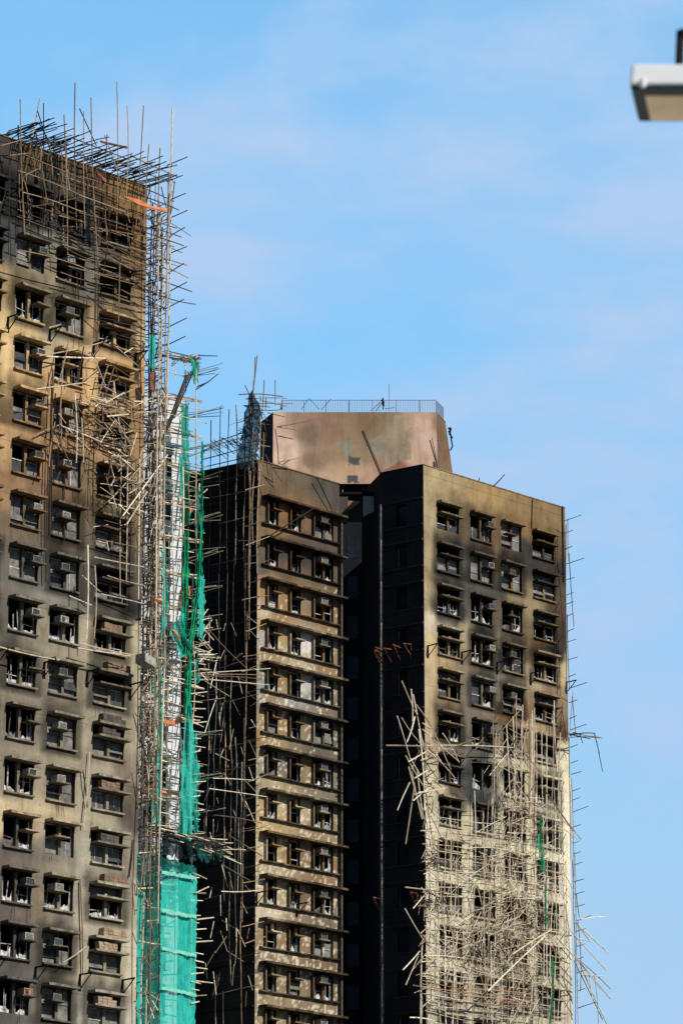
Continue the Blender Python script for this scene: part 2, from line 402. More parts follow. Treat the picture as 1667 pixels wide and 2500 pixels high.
def glazing(Fc, win, a, b, c, d, mull, style, depth=.26, dull=.5):
    """sash frame, panes and broken remains inside an opening"""
    fm = M['dullframe'] if R.random() < dull else M['winframe']
    o = -depth
    mb = MB(); t = .045
    def jag(u0, u1, z0, z1, th=.05):
        mb.fbox(Fc, u0, u1, z0, z1, o, o + th)
    jag(a, b, c, c + t); jag(a, a + t, c + t, d); jag(b - t, b, c + t, d - R.uniform(0, .3) * (style == 'broken'))
    if style != 'broken': jag(a, b, d - t, d)
    mb.build('window_frame', fm, win)
    for m0 in mull:                                 # concrete or timber mullions
        q = MB(); q.col = trimcol(Fc, m0, c + .3, CUR, .75); q.fbox(Fc, m0 - .09, m0 + .09, c, d - .02, -depth + .06, -.03); q.build('mullion', M['trim'], win)
    bays = []
    e = [a + t] + list(mull) + [b - t]
    for x0, x1 in zip(e, e[1:]): bays.append((x0 + .07 if x0 != a + t else x0, x1 - .07 if x1 != b - t else x1))
    zb = c + t; H_ = d - c
    for x0, x1 in bays:
        w = x1 - x0
        if w < .2: continue
        s = style if style != 'mixed' else R.choice(['intact', 'half', 'broken', 'pale', 'empty'])
        if s in ('intact', 'pale', 'half'):
            mt = {'intact': 'glass', 'pale': 'paleglass', 'half': R.choice(['glass', 'paleglass'])}[s]
            zt = d - .05 if s != 'half' else zb + H_ * R.uniform(.35, .6)
            q = MB(); q.fbox(Fc, x0, x1, zb, zt, o + .01, o + .025); q.build('pane', M[mt], win)
            q = MB(); zz = zb + H_ * R.uniform(.28, .5)
            if R.random() < .3: xm = x0 + w * R.uniform(.4, .6); q.fbox(Fc, xm - .02, xm + .02, zb, zt, o + .026, o + .05)
            else: q.fbox(Fc, x0, x1, zz - .025, zz + .02, o + .051, o + .07)
            q.build('sash', fm, win)
            if R.random() < .3:                     # casement pushed out, hanging from its upper rail
                zz = zb + H_ * R.uniform(.3, .62); hh = H_ * R.uniform(.2, .32); oo = R.uniform(.12, .3)
                q = MB(); q.box8([Fc.pt(x0, zz - hh, o + oo), Fc.pt(x1, zz - hh, o + oo), Fc.pt(x1, zz - hh + .02, o + oo + .03), Fc.pt(x0, zz - hh + .02, o + oo + .03),
                        Fc.pt(x0, zz, o + .08), Fc.pt(x1, zz, o + .08), Fc.pt(x1, zz + .02, o + .11), Fc.pt(x0, zz + .02, o + .11)]); q.build('open_casement', M[R.choice(['glass', 'paleglass', 'acgrey'])], win)
            if R.random() < .5:
                q = MB(); zz = zb + H_ * .33
                q.fbox(Fc, x0 + .02, x1 - .02, zb + .02, zz - .02, o + .071, o + .08); q.build('lower_pane', M[R.choice(['paleglass', 'glass', 'paleglass'])], win)
        elif s == 'broken':
            q = MB()
            for k in range(R.randint(1, 3)):        # snapped white uprights
                x = R.uniform(x0, x1); q.tube(Fc.pt(x, zb, o + .05), Fc.pt(x + R.uniform(-.12, .12), zb + H_ * R.uniform(.3, .9), o + .06), .028, sides=4)
            pts = []; n = 5                         # jagged white rail
            for k in range(n + 1): pts.append((x0 + w * k / n, zb + H_ * (.05 + R.random() * .2 * (1 if 0 < k < n else 1.8))))
            for (p, q_), (r, s_) in zip(pts, pts[1:]):
                q.quad(Fc.pt(p, zb, o + .03), Fc.pt(r, zb, o + .03), Fc.pt(r, s_, o + .03), Fc.pt(p, q_, o + .03))
                q.quad(Fc.pt(p, zb, o + .01), Fc.pt(p, q_, o + .01), Fc.pt(r, s_, o + .01), Fc.pt(r, zb, o + .01))
                q.quad(Fc.pt(p, q_, o + .03), Fc.pt(r, s_, o + .03), Fc.pt(r, s_, o + .01), Fc.pt(p, q_, o + .01))
            if R.random() < .6:
                zz = zb + H_ * R.uniform(.28, .4); q.tube(Fc.pt(x0, zz, o + .04), Fc.pt(x1, zz - R.uniform(-.1, .12), o + .04), .024, sides=4)
            q.build('broken_sash', M['winframe'] if R.random() < .8 else M['dullframe'], win)
        elif s == 'empty' and R.random() < .7:
            q = MB(); zz = zb + H_ * R.uniform(.2, .45); q.fbox(Fc, x0, x1, zz - .025, zz + .02, o + .01, o + .05); q.build('sash', fm, win)
def window(Fc, parent, a, b, ztop, h, kind, style, cmap, ac=None, hood=True, hoodw=.08, acm='acgrey', ackind='plain', dull=.5, pr=.56):
    """ztop = top of hood; opening from ztop-.13 to ztop-.13-h"""
    global CUR; CUR = cmap
    zt = ztop - .13; zb = zt - h; w = b - a
    win = bpy.data.objects.new('window', None); C.objects.link(win)
    win.parent = parent; win.location = Fc.pt((a + b) / 2, zb) - parent.location
    def pb(fn, name, m='trim', k=.85, u=None, z=None):
        q = MB(); q.col = trimcol(Fc, u if u is not None else (a + b) / 2, z or zt, cmap, k); fn(q); return q.build(name, M[m], win)
    def ragged(q, u0, u1, z0, z1, o0, o1):          # slab edge with slight sag and chips
        n = 5; js = [R.uniform(-.018, .018) for _ in range(n + 1)]; fz = [R.uniform(.75, 1.15) for _ in range(n)]
        for k in range(n):
            x0 = u0 + (u1 - u0) * k / n; x1 = u0 + (u1 - u0) * (k + 1) / n
            q.box8([Fc.pt(x0, z0, o0), Fc.pt(x1, z0, o0), Fc.pt(x1, z0, o1 + js[k + 1]), Fc.pt(x0, z0, o1 + js[k]),
                    Fc.pt(x0, z1, o0), Fc.pt(x1, z1, o0), Fc.pt(x1, z1 + js[k + 1] * .8, o1 + js[k + 1]), Fc.pt(x0, z1 + js[k] * .8, o1 + js[k])],
                   tuple(v * fz[k] for v in q.col))
    if hood: pb(lambda q: ragged(q, a - .03, b + hoodw, zt + .003, ztop, .002, pr), 'hood', k=.85)
    if R.random() < .93: pb(lambda q: ragged(q, a - .04, b + .02, zb - .09, zb - .003, .002, .16), 'sill', k=.8, z=zb)
    if R.random() < .3:                             # burnt strips dangling from the hood and sill
        for _ in range(R.randint(1, 3)):
            q = MB(); x = R.uniform(a, b); zq = R.choice((zt, zb - .05)); q.tube(Fc.pt(x, zq, pr * .6 if zq == zt else .1), Fc.pt(x + R.uniform(-.12, .12), zq - R.uniform(.2, .9), .12 + R.uniform(0, .2)), .014, sides=4)
            q.build('dangling_strip', M['darknet'], win)
    if kind == 'full':
        zs = zt - h * .36
        pb(lambda q: ragged(q, a - .02, b + hoodw, zs - .09, zs, -.12, pr - .02), 'shelf', k=.6)
        x = a + w * R.uniform(.38, .5)
        if R.random() < .8: pb(lambda q: q.fbox(Fc, x, x + .16, zs + .003, zs + .2, -.1, .06), 'block', k=1.0)
        glazing(Fc, win, a, b, zb, zs - .1, [a + w * .52], style, dull=dull)
        if R.random() < .5:
            q = MB(); q.fbox(Fc, a + .02, b - .02, zs + .01, zt - .05, -.22, -.2); q.build('top_pane', M['glass'], win)
    else:
        if kind == 'right': s0, s1 = a + w * .53, b + hoodw * .9
        else: s0, s1 = a + w * .1, a + w * .6
        zs = zt - h * (.42 if kind == 'right' else .44)
        mull = [a + w * (.5 if kind == 'right' else .52)]
        glazing(Fc, win, a, b, zb, zt - .01, mull, style, dull=dull)
        pb(lambda q: ragged(q, s0, s1, zs - .07, zs, -.12, pr - .02), 'shelf', k=.7)
        if ac:
            aw = min(.54, s1 - s0 - .1)
            u = s0 + (s1 - s0 - aw) * (.65 if kind == 'right' else .6)
            make_ac(Fc, u, zs + .005, win, acm, kind=ackind, w=aw, h=.36, tilt=R.uniform(-.03, .03))
    return win

def brackets(Fc, parent, x, y, w=.9, h=.75, m='steel', off=.0):
    """triangular steel bracket: wall post, arm and strut"""
    u, z = Fc.uz(x, y, 0)
    q = MB(); r = .045
    q.fbox(Fc, u - r, u + r, z - h, z + .04, .003, .08)
    q.tube(Fc.pt(u, z, .05), Fc.pt(u, z + .02, w), r, sides=4)
    q.tube(Fc.pt(u, z - h + .05, .05), Fc.pt(u, z - .02, w * .93), r * .9, sides=4)
    q.fbox(Fc, u - .1, u + .1, z - h - .05, z - h + .06, .003, .03)
    return q.build('steel_bracket', M[m], parent)

# ================================================================== NEAR TOWER (left)
towerA = empty('apartment_tower', (cA.x, cA.y, 0), 'nearest burnt concrete apartment tower at the left edge with smoke streaked front', 'apartment tower')
ysA = [434, 559.5, 684.6, 810.6, 935, 1062.5, 1189, 1317, 1445, 1572, 1703.5, 1835, 1968, 2100, 2239, 2380]
zA = [FA.uz(34 - i * 2, y, .45)[1] for i, y in enumerate(ysA)]
hA = (zA[0] - zA[-1]) / 15; zA = [zA[0] - hA * i for i in range(18)]
def uA(x): return FA.uz(x, 1350, 0)[0]
colsA = []
for xs in ((-75, -7), (28, 97), (128, 197), (237, 312)):
    ua, ub = FA.uz(xs[0], 1200)[0], FA.uz(xs[1], 1200)[0]
    colsA.append((ua, ub))
WHA = 1.56
holes = [(a, b, z - .13 - WHA, z - .13) for (a, b) in colsA for z in zA]
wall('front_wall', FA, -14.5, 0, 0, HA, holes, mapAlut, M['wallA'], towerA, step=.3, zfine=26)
blk = (.02, .02, .02)
def block(Fc, ulen, depth, H, parent, back_n, col=blk, name='other_walls', left=True):
    """end walls, back wall and roof of a wing"""
    p = [Fc.pt(-ulen if ulen > 0 else 0, 0, 0)]
    return p
bd = 11.0
mb = MB(); mb.col = lin(96, 84, 68)
a0, a1, b0, b1 = FA.pt(-14.5, 0), FA.pt(0, 0), FA.pt(-14.5, 0, -bd), FA.pt(0, 0, -bd)
up = Vector((0, 0, HA))
mb.quad(a1, b1, b1 + up, a1 + up); mb.quad(b1, b0, b0 + up, b1 + up); mb.quad(b0, a0, a0 + up, b0 + up)
mb.build('side_wall', M['wallB'], towerA)
q = MB(); q.col = lin(110, 100, 85); r0 = .3
q.quad(*[FA.pt(u, HA - .9, o) for u, o in ((-14.3, -.2), (-.2, -.2), (-.2, -bd + .2), (-14.3, -bd + .2))]); q.build('roof_slab', M['wallB'], towerA)
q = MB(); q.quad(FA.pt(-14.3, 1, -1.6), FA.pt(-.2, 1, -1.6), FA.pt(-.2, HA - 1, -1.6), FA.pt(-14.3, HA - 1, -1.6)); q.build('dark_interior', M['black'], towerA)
q = MB(); q.col = lin(120, 104, 78); q.fbox(FA, -14.5, .003, HA - .001, HA + .06, -.2, .05); q.build('parapet_coping', M['trim'], towerA)
acA1 = {1: 'acgrey', 3: 'acpale', 4: 'acgrey', 5: 'acgrey', 6: 'acpale', 7: 'acgrey', 8: 'acpale', 11: 'acpale', 13: 'acgrey', 14: 'acpale', 15: 'acrust', 16: 'acgrey'}
acA2 = {1: 'acpale', 2: 'acgrey', 4: 'acpale', 5: 'acpale', 6: 'acpale', 7: 'acgrey', 8: 'acpale', 9: 'acgrey', 10: 'acpale', 11: 'acpale', 13: 'acpale', 14: 'acgrey', 15: 'acgrey', 16: 'acpale'}
styA = {1: ['empty', 'pale', 'broken', 'half', 'half', 'half', 'pale', 'pale', 'broken', 'broken', 'broken', 'broken', 'mixed', 'broken', 'broken', 'broken', 'mixed', 'mixed'],
        2: ['broken', 'mixed', 'half', 'broken', 'pale', 'pale', 'pale', 'pale', 'broken', 'pale', 'pale', 'pale', 'half', 'broken', 'mixed', 'pale', 'mixed', 'mixed'],
        3: ['half', 'empty', 'broken', 'half', 'half', 'empty', 'pale', 'half', 'broken', 'pale', 'pale', 'pale', 'pale', 'broken', 'pale', 'pale', 'mixed', 'mixed']}
for i, z in enumerate(zA[:17]):
    window(FA, towerA, *colsA[0], z, WHA, 'full', R.choice(['broken', 'half']), mapAlut, pr=.46)
    window(FA, towerA, *colsA[1], z, WHA, 'right', styA[1][i], mapAlut, ac=i in acA1, acm=acA1.get(i, 'acgrey'), ackind='fan' if i == 15 else R.choice(['plain', 'plain', 'louvre']), dull=.6 if styA[1][i] != 'broken' else .1)
    window(FA, towerA, *colsA[2], z, WHA, 'left', styA[2][i], mapAlut, ac=i in acA2, acm=acA2.get(i, 'acgrey'), ackind='bars' if i in (1, 4) else 'fan' if i == 8 else R.choice(['plain', 'louvre']), dull=.5 if styA[2][i] != 'broken' else .1)
    window(FA, towerA, *colsA[3], z, WHA, 'full', styA[3][i], mapAlut, dull=.3)
# brick stacks left on the ledges of the third column
bk = 0
ord_ = ['ninth', 'tenth', 'eleventh', 'twelfth', 'thirteenth', 'fourteenth', 'fifteenth', 'sixteenth']
for i, (top, mid, mt) in {8: (0, 1, 'brick'), 9: (1, 0, 'brick'), 10: (1, 1, 'brickdark'), 11: (0, 1, 'brick'), 12: (0, 1, 'brickdark'), 13: (1, 0, 'brick'), 14: (1, 1, 'bricktan'), 15: (0, 1, 'bricktan')}.items():
    a, b = colsA[3]; w = b - a; zt = zA[i] - .13
    for lvl, on in ((0, top), (1, mid)):
        if not on: continue
        zs = zA[i] + .003 if lvl == 0 else zt - WHA * .36 + .003
        q = MB(); u0 = a + w * (.3 if lvl == 0 else .16); n = 5 if lvl == 0 else 4
        if i == 10 and lvl == 0: u0 = a + w * .18
        for k in range(n):
            for rr in range(3):
                if rr == 2 and (k >= n - 1 and i in (10, 15)): continue
                hh = .16; x0 = u0 + k * w * .145
                jj = R.uniform(-.02, .02)
                q.fbox(FA, x0 + .008, x0 + w * .145 - .006, zs + rr * (hh + .008) * .9, zs + rr * (hh + .008) * .9 + hh * .88, .02 + jj, .36 + jj)
        o = q.build('brick_stack', M[mt])
        shade = {'brick': 'brown', 'brickdark': 'scorched dark', 'bricktan': 'tan'}[mt]
        tag(o, f"{shade} bricks on the {'top hood' if lvl == 0 else 'middle shelf'} of {ord_[i - 8]} window down, near tower right column", 'brick stack', 'brick stacks on the ledges of the near tower')
for x, y in ((20, 775), (122, 806), (229, 838), (331, 865), (-8, 1590), (108, 1618), (213, 1640), (318, 1672), (-15, 2345), (87, 2362), (195, 2380), (299, 2393)):
    brackets(FA, towerA, x, y)

# ================================================================== FAR TOWER with two wings and a lift house
towerB = empty('apartment_tower', (cB.x + 4, cB.y + 8, 0), 'charred far apartment tower with two wings and a pinkish lift house on top', 'apartment tower')
# left wing front
ysB = [1203, 1300, 1402, 1504, 1606, 1710, 1815, 1919.6, 2025, 2131.6, 2237]
zB = [FB.uz(640, y, .5)[1] for y in ysB]; hB = (zB[0] - zB[-1]) / 10; zB = [zB[0] - hB * i for i in range(14)]
winB = [FB.uz(652, 1240)[0], FB.uz(680, 1240)[0], FB.uz(707, 1240)[0], FB.uz(735, 1240)[0], FB.uz(764, 1240)[0], FB.uz(814, 1240)[0]]
uBe = FB.uz(828, 1182)[0]
WHB = hB * .6
holes = [(winB[k], winB[k + 1], z - .14 - WHB, z - .14) for k in (0, 2, 4) for z in zB]
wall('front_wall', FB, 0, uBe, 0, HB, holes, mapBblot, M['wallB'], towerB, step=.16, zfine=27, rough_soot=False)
for i, z in enumerate(zB[:13]):
    zt = z - .14; zb = zt - WHB
    for nm, za, zbb, o, k in (('ledge', zt + .003, z, .7, .34), ('sill_ledge', zb - .09, zb - .003, .22, .26)):
        q = MB(); n = 14; u0 = .32; u1 = uBe + (.12 if nm == 'ledge' else -.15)
        for s in range(n):
            x0 = u0 + (u1 - u0) * s / n; x1 = u0 + (u1 - u0) * (s + 1) / n; P = FB.pt(x0, z); c = mapB(*project(P))
            kk = k * R.choice((.5, .7, .9, 1., 1.2, 1.9)); dz = R.uniform(-.02, .015)
            q.fbox(FB, x0, x1, za, zbb + dz, .002, o + R.uniform(-.02, .02), tuple(min(.6, v * kk) for v in c))
        q.build(nm, M['trim'], towerB)
    for k, kind in ((0, 'b1'), (2, 'b1'), (4, 'b3')):
        a, b = winB[k], winB[k + 1]; w = b - a
        win = bpy.data.objects.new('window', None); C.objects.link(win); win.parent = towerB; win.location = FB.pt((a + b) / 2, zb) - towerB.location
        CUR = mapBblot
        st = R.choice(['broken', 'broken', 'broken', 'half', 'empty'])
        glazing(FB, win, a, b, zb, zt - .01, [a + w * .55] if kind == 'b3' else [], st, dull=.15)
        q = MB(); q.col = trimcol(FB, a, zb + .5, mapBblot, .5); q.fbox(FB, a - .12, a - .003, zb, zt - .2, .002, .22); q.build('window_fin', M['trim'], win)
        zs = zt - WHB * .36; s0 = a + w * (.2 if kind == 'b1' else .12); s1 = a + w * (1.05 if kind == 'b1' else .62)
        q = MB(); q.col = trimcol(FB, b, zs, mapBblot, 1.0 if i > 5 else .6); q.fbox(FB, s0, s1, zs - .08, zs, -.1, .44); q.build('shelf', M['trim'], win)
        if kind == 'b3' and R.random() < .85:
            make_ac(FB, s0 + .25, zs + .005, win, 'acgrey' if R.random() < .5 else 'acpale', w=.6, h=.42, kind='louvre')
        elif R.random() < .5:
            q = MB(); q.col = trimcol(FB, b, zs, mapBblot, 1.); q.fbox(FB, a + w * .5, a + w * .65, zs + .003, zt - .1, -.05, .1); q.build('block', M['trim'], win)
q = MB(); q.col = lin(92, 88, 80); q.fbox(FB, uBe - .12, uBe + .01, 20, HB - 2.4, .003, .3); q.build('corner_fin', M['trim'], towerB)
# left wing flank and rest, charred, with unlit-side shade put into the near-black
flankc = lambda x, y, P: [v * (1 + .5 * noise.noise(Vector((P[0] * .5, P[1] * .5, P[2] * .25)))) for v in
                         ((.010, .010, .0102) if y < 1650 else (.010 + .026 * min(1, (y - 1650) / 500) * max(0, min(1, (x - 480) / 100)),) * 1 + (.010 + .021 * min(1, (y - 1650) / 500) * max(0, min(1, (x - 480) / 100)), .0102 + .013 * min(1, (y - 1650) / 500) * max(0, min(1, (x - 480) / 100))))]
wall('flank_wall', FBl, 0, 7, 0, HB, [], flankc, M['wallB'], towerB, step=.5, zfine=27, rough_soot=False)
for i, z in enumerate(zB[:13]):
    for za, zb2, o in ((z - .14, z, .12), (z - .14 - WHB - .09, z - .14 - WHB, .08)):
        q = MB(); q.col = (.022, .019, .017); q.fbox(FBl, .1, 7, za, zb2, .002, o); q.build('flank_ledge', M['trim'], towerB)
pBl = FBl.pt(7, 0); pBr = FB.pt(uBe, 0); bk1 = FBl.pt(7, 0, -12); up = Vector((0, 0, HB))
pBb = FB.pt(uBe, 0, -6.5)
wall_plain('return_wall', [(pBr, pBb, pBb + up, pBr + up)], M['wallB'], towerB, (.012, .012, .012))
wall_plain('roof_slab', [(FB.pt(.1, HB - .9, -.1), FB.pt(uBe - .1, HB - .9, -.1), FB.pt(uBe - .1, HB - .9, -7), FBl.pt(6.9, HB - .9, -.1))], M['wallB'], towerB, (.1, .09, .08))
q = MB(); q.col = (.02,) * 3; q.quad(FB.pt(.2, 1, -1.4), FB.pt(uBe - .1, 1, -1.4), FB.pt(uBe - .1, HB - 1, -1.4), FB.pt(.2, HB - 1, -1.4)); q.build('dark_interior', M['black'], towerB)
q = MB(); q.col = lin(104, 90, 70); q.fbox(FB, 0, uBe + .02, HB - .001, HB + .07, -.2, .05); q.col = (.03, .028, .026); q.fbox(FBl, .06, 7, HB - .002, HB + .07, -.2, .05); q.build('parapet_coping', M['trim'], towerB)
# right wing
ysC = [1216, 1317, 1417, 1517.5, 1621, 1722.5, 1828, 1936, 2032, 2146, 2253, 2360, 2467]
zC = [FC.uz(1068, ysC[0], .45)[1], FC.uz(1068, ysC[-1], .45)[1]]; hC = (zC[0] - zC[1]) / 12; zC = [zC[0] - hC * i for i in range(14)]
uC = [(FC.uz(x0, 1240)[0], FC.uz(x1, 1240)[0]) for x0, x1 in ((1066, 1119), (1147, 1198), (1222, 1271), (1298, 1350))]
uCe = FC.uz(1378, 1240)[0]
WHC = hC * .62
holes = [(a, b, z - .13 - WHC, z - .13) for a, b in uC for z in zC]
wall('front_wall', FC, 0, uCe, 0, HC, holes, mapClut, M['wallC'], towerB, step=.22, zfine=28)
kindC = ['full', 'right', 'left', 'full']
for i, z in enumerate(zC[:14]):
    for j, (a, b) in enumerate(uC):
        st = R.choice(['half', 'pale', 'half']) if i < 2 else R.choice(['broken', 'broken', 'half', 'mixed']) if i < 8 else R.choice(['pale', 'half', 'broken'])
        ac = j == 1 or (j == 2 and i in (1, 3, 4, 7, 9, 10))
        window(FC, towerB, a, b, z, WHC, kindC[j], st, mapClut, ac=ac, acm=R.choice(['acgrey', 'acpale']), ackind='plain' if R.random() < .6 else 'louvre', dull=.4 if i < 2 else .2, pr=.44)
for x, y in ((1043, 1577), (1126, 1593), (1212, 1618), (1294, 1644)): brackets(FC, towerB, x, y)
brackets(FC, towerB, 1381, 1666); 
lc = .0085  # flank tone: soot with the unlit side's shade put into the colour
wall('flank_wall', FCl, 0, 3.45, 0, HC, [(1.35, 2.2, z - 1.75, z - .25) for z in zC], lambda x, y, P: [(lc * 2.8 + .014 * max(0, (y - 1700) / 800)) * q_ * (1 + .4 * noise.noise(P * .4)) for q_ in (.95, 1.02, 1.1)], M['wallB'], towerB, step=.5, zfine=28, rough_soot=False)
for z in zC:
    win = bpy.data.objects.new('window', None); C.objects.link(win); win.parent = towerB; win.location = FCl.pt(1.8, z - 1.75) - towerB.location
    q = MB(); q.fbox(FCl, 1.36, 2.19, z - 1.74, z - .26, -.25, -.22); q.build('pane', M['blueglass'], win)
    if R.random() < .5: q = MB(); q.fbox(FCl, 2.12, 2.19, z - 1.74, z - .26, -.219, -.16); q.build('window_frame', M['dullframe'], win)
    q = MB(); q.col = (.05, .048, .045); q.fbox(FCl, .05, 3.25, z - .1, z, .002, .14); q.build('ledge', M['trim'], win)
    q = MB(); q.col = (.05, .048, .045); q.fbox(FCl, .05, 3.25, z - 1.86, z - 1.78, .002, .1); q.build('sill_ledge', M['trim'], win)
q = MB(); q.col = (.26, .23, .19); q.fbox(FCl, 3.28, 3.4, 22, HC - 2.2, .003, .22); q.build('corner_fin', M['trim'], towerB)
pCl = FCl.pt(3.45, 0); pCr = FC.pt(uCe, 0); up = Vector((0, 0, HC))
pCb = FC.pt(uCe, 0, -9)
wall_plain('return_wall', [(pCr, pCb, pCb + up, pCr + up), (pCl + Vector((-1.2, 4.5, 0)), pCl, pCl + up, pCl + Vector((-1.2, 4.5, 0)) + up)], M['wallB'], towerB, (.012, .012, .013))
wall_plain('roof_slab', [(FC.pt(.1, HC - .9, -.1), FC.pt(uCe - .1, HC - .9, -.1), FC.pt(uCe - .1, HC - .9, -9), FCl.pt(3.4, HC - .9, -5))], M['wallB'], towerB, (.12, .11, .1))
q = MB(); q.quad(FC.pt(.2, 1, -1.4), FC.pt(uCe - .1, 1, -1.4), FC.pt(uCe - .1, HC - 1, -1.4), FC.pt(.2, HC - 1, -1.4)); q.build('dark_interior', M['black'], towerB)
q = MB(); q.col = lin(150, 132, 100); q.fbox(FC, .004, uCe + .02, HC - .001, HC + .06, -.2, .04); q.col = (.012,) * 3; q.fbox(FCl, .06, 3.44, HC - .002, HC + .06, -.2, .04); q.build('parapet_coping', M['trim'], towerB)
for px_ in (1297, ): 
    q = MB(); q.col = (.05, .04, .035); a = FC.px(1299, 1219, .05); b = FC.px(1297, 1290, .05); q.tube(a, b, .035, sides=5); 
    a = FC.px(1372, 1236, .06); b = FC.px(1376, 1420, .06); q.tube(a, b, .06, sides=6); q.build('drain_pipe', M['trim'], towerB)
# core behind the recess
YC = 258.0
def core(x, y, Y=YC): return at_depth(x, y, Y)
def vq(x0, x1, ytop, Y, zbot=0.):
    a = at_depth(x0, ytop, Y); b = at_depth(x1, ytop, Y)
    return [Vector((a.x, Y, zbot)), Vector((b.x, Y, zbot)), Vector((b.x, Y, a.z)), Vector((a.x, Y, a.z))]
wall_plain('core_wall', [tuple(vq(700, 1120, 1208, YC))], M['wallB'], towerB, lin(70, 68, 66, 1.6))
q = MB(); q.col = (.014, .015, .018)
zt = at_depth(880, 1275, YC - .4).z
a = at_depth(700, 1275, YC - .4); b = at_depth(1120, 1275, YC - .4)
# lower recess panel, shade below the sunlit strip put into its sooty near-black
q.box8([Vector((a.x, YC - .4, 0)), Vector((b.x, YC - .4, 0)), Vector((b.x, YC - .02, 0)), Vector((a.x, YC - .02, 0)),
        Vector((a.x, YC - .4, zt)), Vector((b.x, YC - .4, zt)), Vector((b.x, YC - .02, zt)), Vector((a.x, YC - .02, zt))])
q.build('recess_wall', M['wallB'], towerB)
for i in range(16):
    z1 = zt - 1.0 - i * 2.76
    if z1 < 26: break
    x0 = at_depth(848, 1500, YC).x; x1 = at_depth(874, 1500, YC).x
    q = MB(); q.box8([Vector((x0, YC - .42, z1 - 1.5)), Vector((x1, YC - .42, z1 - 1.5)), Vector((x1, YC - .39, z1 - 1.5)), Vector((x0, YC - .39, z1 - 1.5)),
            Vector((x0, YC - .42, z1)), Vector((x1, YC - .42, z1)), Vector((x1, YC - .39, z1)), Vector((x0, YC - .39, z1))])
    q.build('recess_window', M['blueglass'], towerB)
a = at_depth(887, 1180, YC - 1.5); q = MB(); q.tube((a.x, YC - 1.5, 0), (a.x, YC - 1.5, a.z), .045, sides=6); q.build('drain_pipe', simple('grey_pipe', (.07, .075, .08)), towerB)
def pix_slab(poly, Y, th, name, m, col, parent=towerB, cmapf=None):
    q = MB(); n = len(poly); fr = [at_depth(x, y, Y) for x, y in poly]; bkk = [p + Vector((0, th, 0)) for p in fr]
    q.v += fr + bkk; q.c += [col] * (2 * n)
    q.f.append(tuple(range(n))[::-1]); q.f.append(tuple(range(n, 2 * n)))
    for k in range(n): q.f.append((k, (k + 1) % n, n + (k + 1) % n, n + k))
    return q.build(name, m, parent)
pix_slab([(826, 1210), (849, 1210), (849, 1276), (826, 1280)], 255.3, .25, 'sunlit_wall_patch', M['wallB'], lin(96, 90, 82, 1.2))  # slabs cut to the shape of sunlit patches, lit tones put into their colour
pix_slab([(886, 1211), (921, 1211), (921, 1248), (905, 1252), (886, 1262)], 253.6, .25, 'sunlit_wall_patch', M['wallB'], lin(150, 145, 138, 1.0))
pix_slab([(849, 1222), (881, 1225), (849, 1248)], 256.0, .2, 'sunlit_wall_patch', M['wallB'], lin(150, 118, 96, 1.0))
q = MB(); q.tube(at_depth(836, 1195, 254), at_depth(836.5, 1211, 254), .04); q.build('pipe_stub', M['acgrey'], towerB)
q = MB(); q.fbox(Facade(at_depth(826, 1209, 254), (1, 0), (0, -1)), 0, 2.7, at_depth(826, 1209, 254).z - .1, at_depth(826, 1209, 254).z + .05, 0, .6); q.build('walkway_slab', M['black'], towerB)

# lift house with chamfered, battered walls

mapT_s = [(675,1040,(205,170,145)),(700,1100,(225,188,160)),(740,1020,(160,128,104)),(755,1060,(128,106,84)),(760,1130,(136,112,86)),(740,1150,(190,150,120)),
 (800,1020,(150,116,92)),(850,1010,(140,112,88)),(800,1060,(150,118,90)),(840,1100,(155,126,94)),(830,1150,(185,150,112)),(900,1040,(132,106,76)),(900,1100,(150,124,92)),
 (960,1020,(138,116,90)),(970,1060,(150,134,104)),(990,1030,(180,150,122)),(1030,1030,(205,168,142)),(1040,1080,(215,180,155)),(1000,1110,(200,158,130)),(970,1140,(150,96,76)),
 (1050,1130,(200,162,134)),(1075,1030,(150,118,92)),(1090,1130,(142,112,88)),(880,1165,(190,150,122)),(800,1170,(196,160,128)),(700,1140,(215,178,146))]
mapT0 = make_map(mapT_s, 34, 30)
PATCH = [([(820,1080),(858,1072),(862,1085),(873,1089),(855,1104),(848,1118),(842,1119),(839,1102)], (146,138,118)),
         ([(895,1078),(925,1063),(942,1068),(940,1112),(925,1116),(905,1114),(897,1098)], (148,138,116)),
         ([(960,1012),(985,1014),(990,1052),(1004,1088),(1002,1122),(975,1126),(950,1142),(935,1150),(942,1100),(962,1060)], (160,140,112))]
def inside(poly, x, y):
    r = False; j = len(poly) - 1
    for i in range(len(poly)):
        (xi, yi), (xj, yj) = poly[i], poly[j]
        if (yi > y) != (yj > y) and x < (xj - xi) * (y - yi) / (yj - yi) + xi: r = not r
        j = i
    return r
def mapT(x, y, P):
    x += 3 * noise.noise(P * 2); y += 3 * noise.noise(P * 2 + Vector((9, 0, 0)))
    c = list(mapT0(x, y)); q = noise.noise(P * 1.1)
    for k, (pl, pc) in enumerate(PATCH):
        if inside(pl, x, y): c = lin(pc)
    if abs(y - 1125) < 9 and abs(x - 865) < 14 or (abs(y - 1170) < 9 and 848 < x < 874): c = lin(84, 84, 84)
    g = 1.42 * (1 + .12 * q); g = min(g, .92 / max(c)); m_ = sum(c) / 3; return [(v * .86 + m_ * .14) * g for v in c]
YT = 256.0
t00 = at_depth(667, 1002, YT); t10 = at_depth(1066, 1010, YT); zbT = at_depth(870, 1181, YT).z; zT = (t00.z + t10.z) / 2
FT = Facade(Vector((t00.x, YT, 0)), (1, 0), (0, -1))
LH = wall('lift_house', FT, 0, t10.x - t00.x, zbT, zT, [], mapT, wall_material('peeling_pink_paint', None, .75), towerB, step=.09, zfine=0, rough_soot=False)
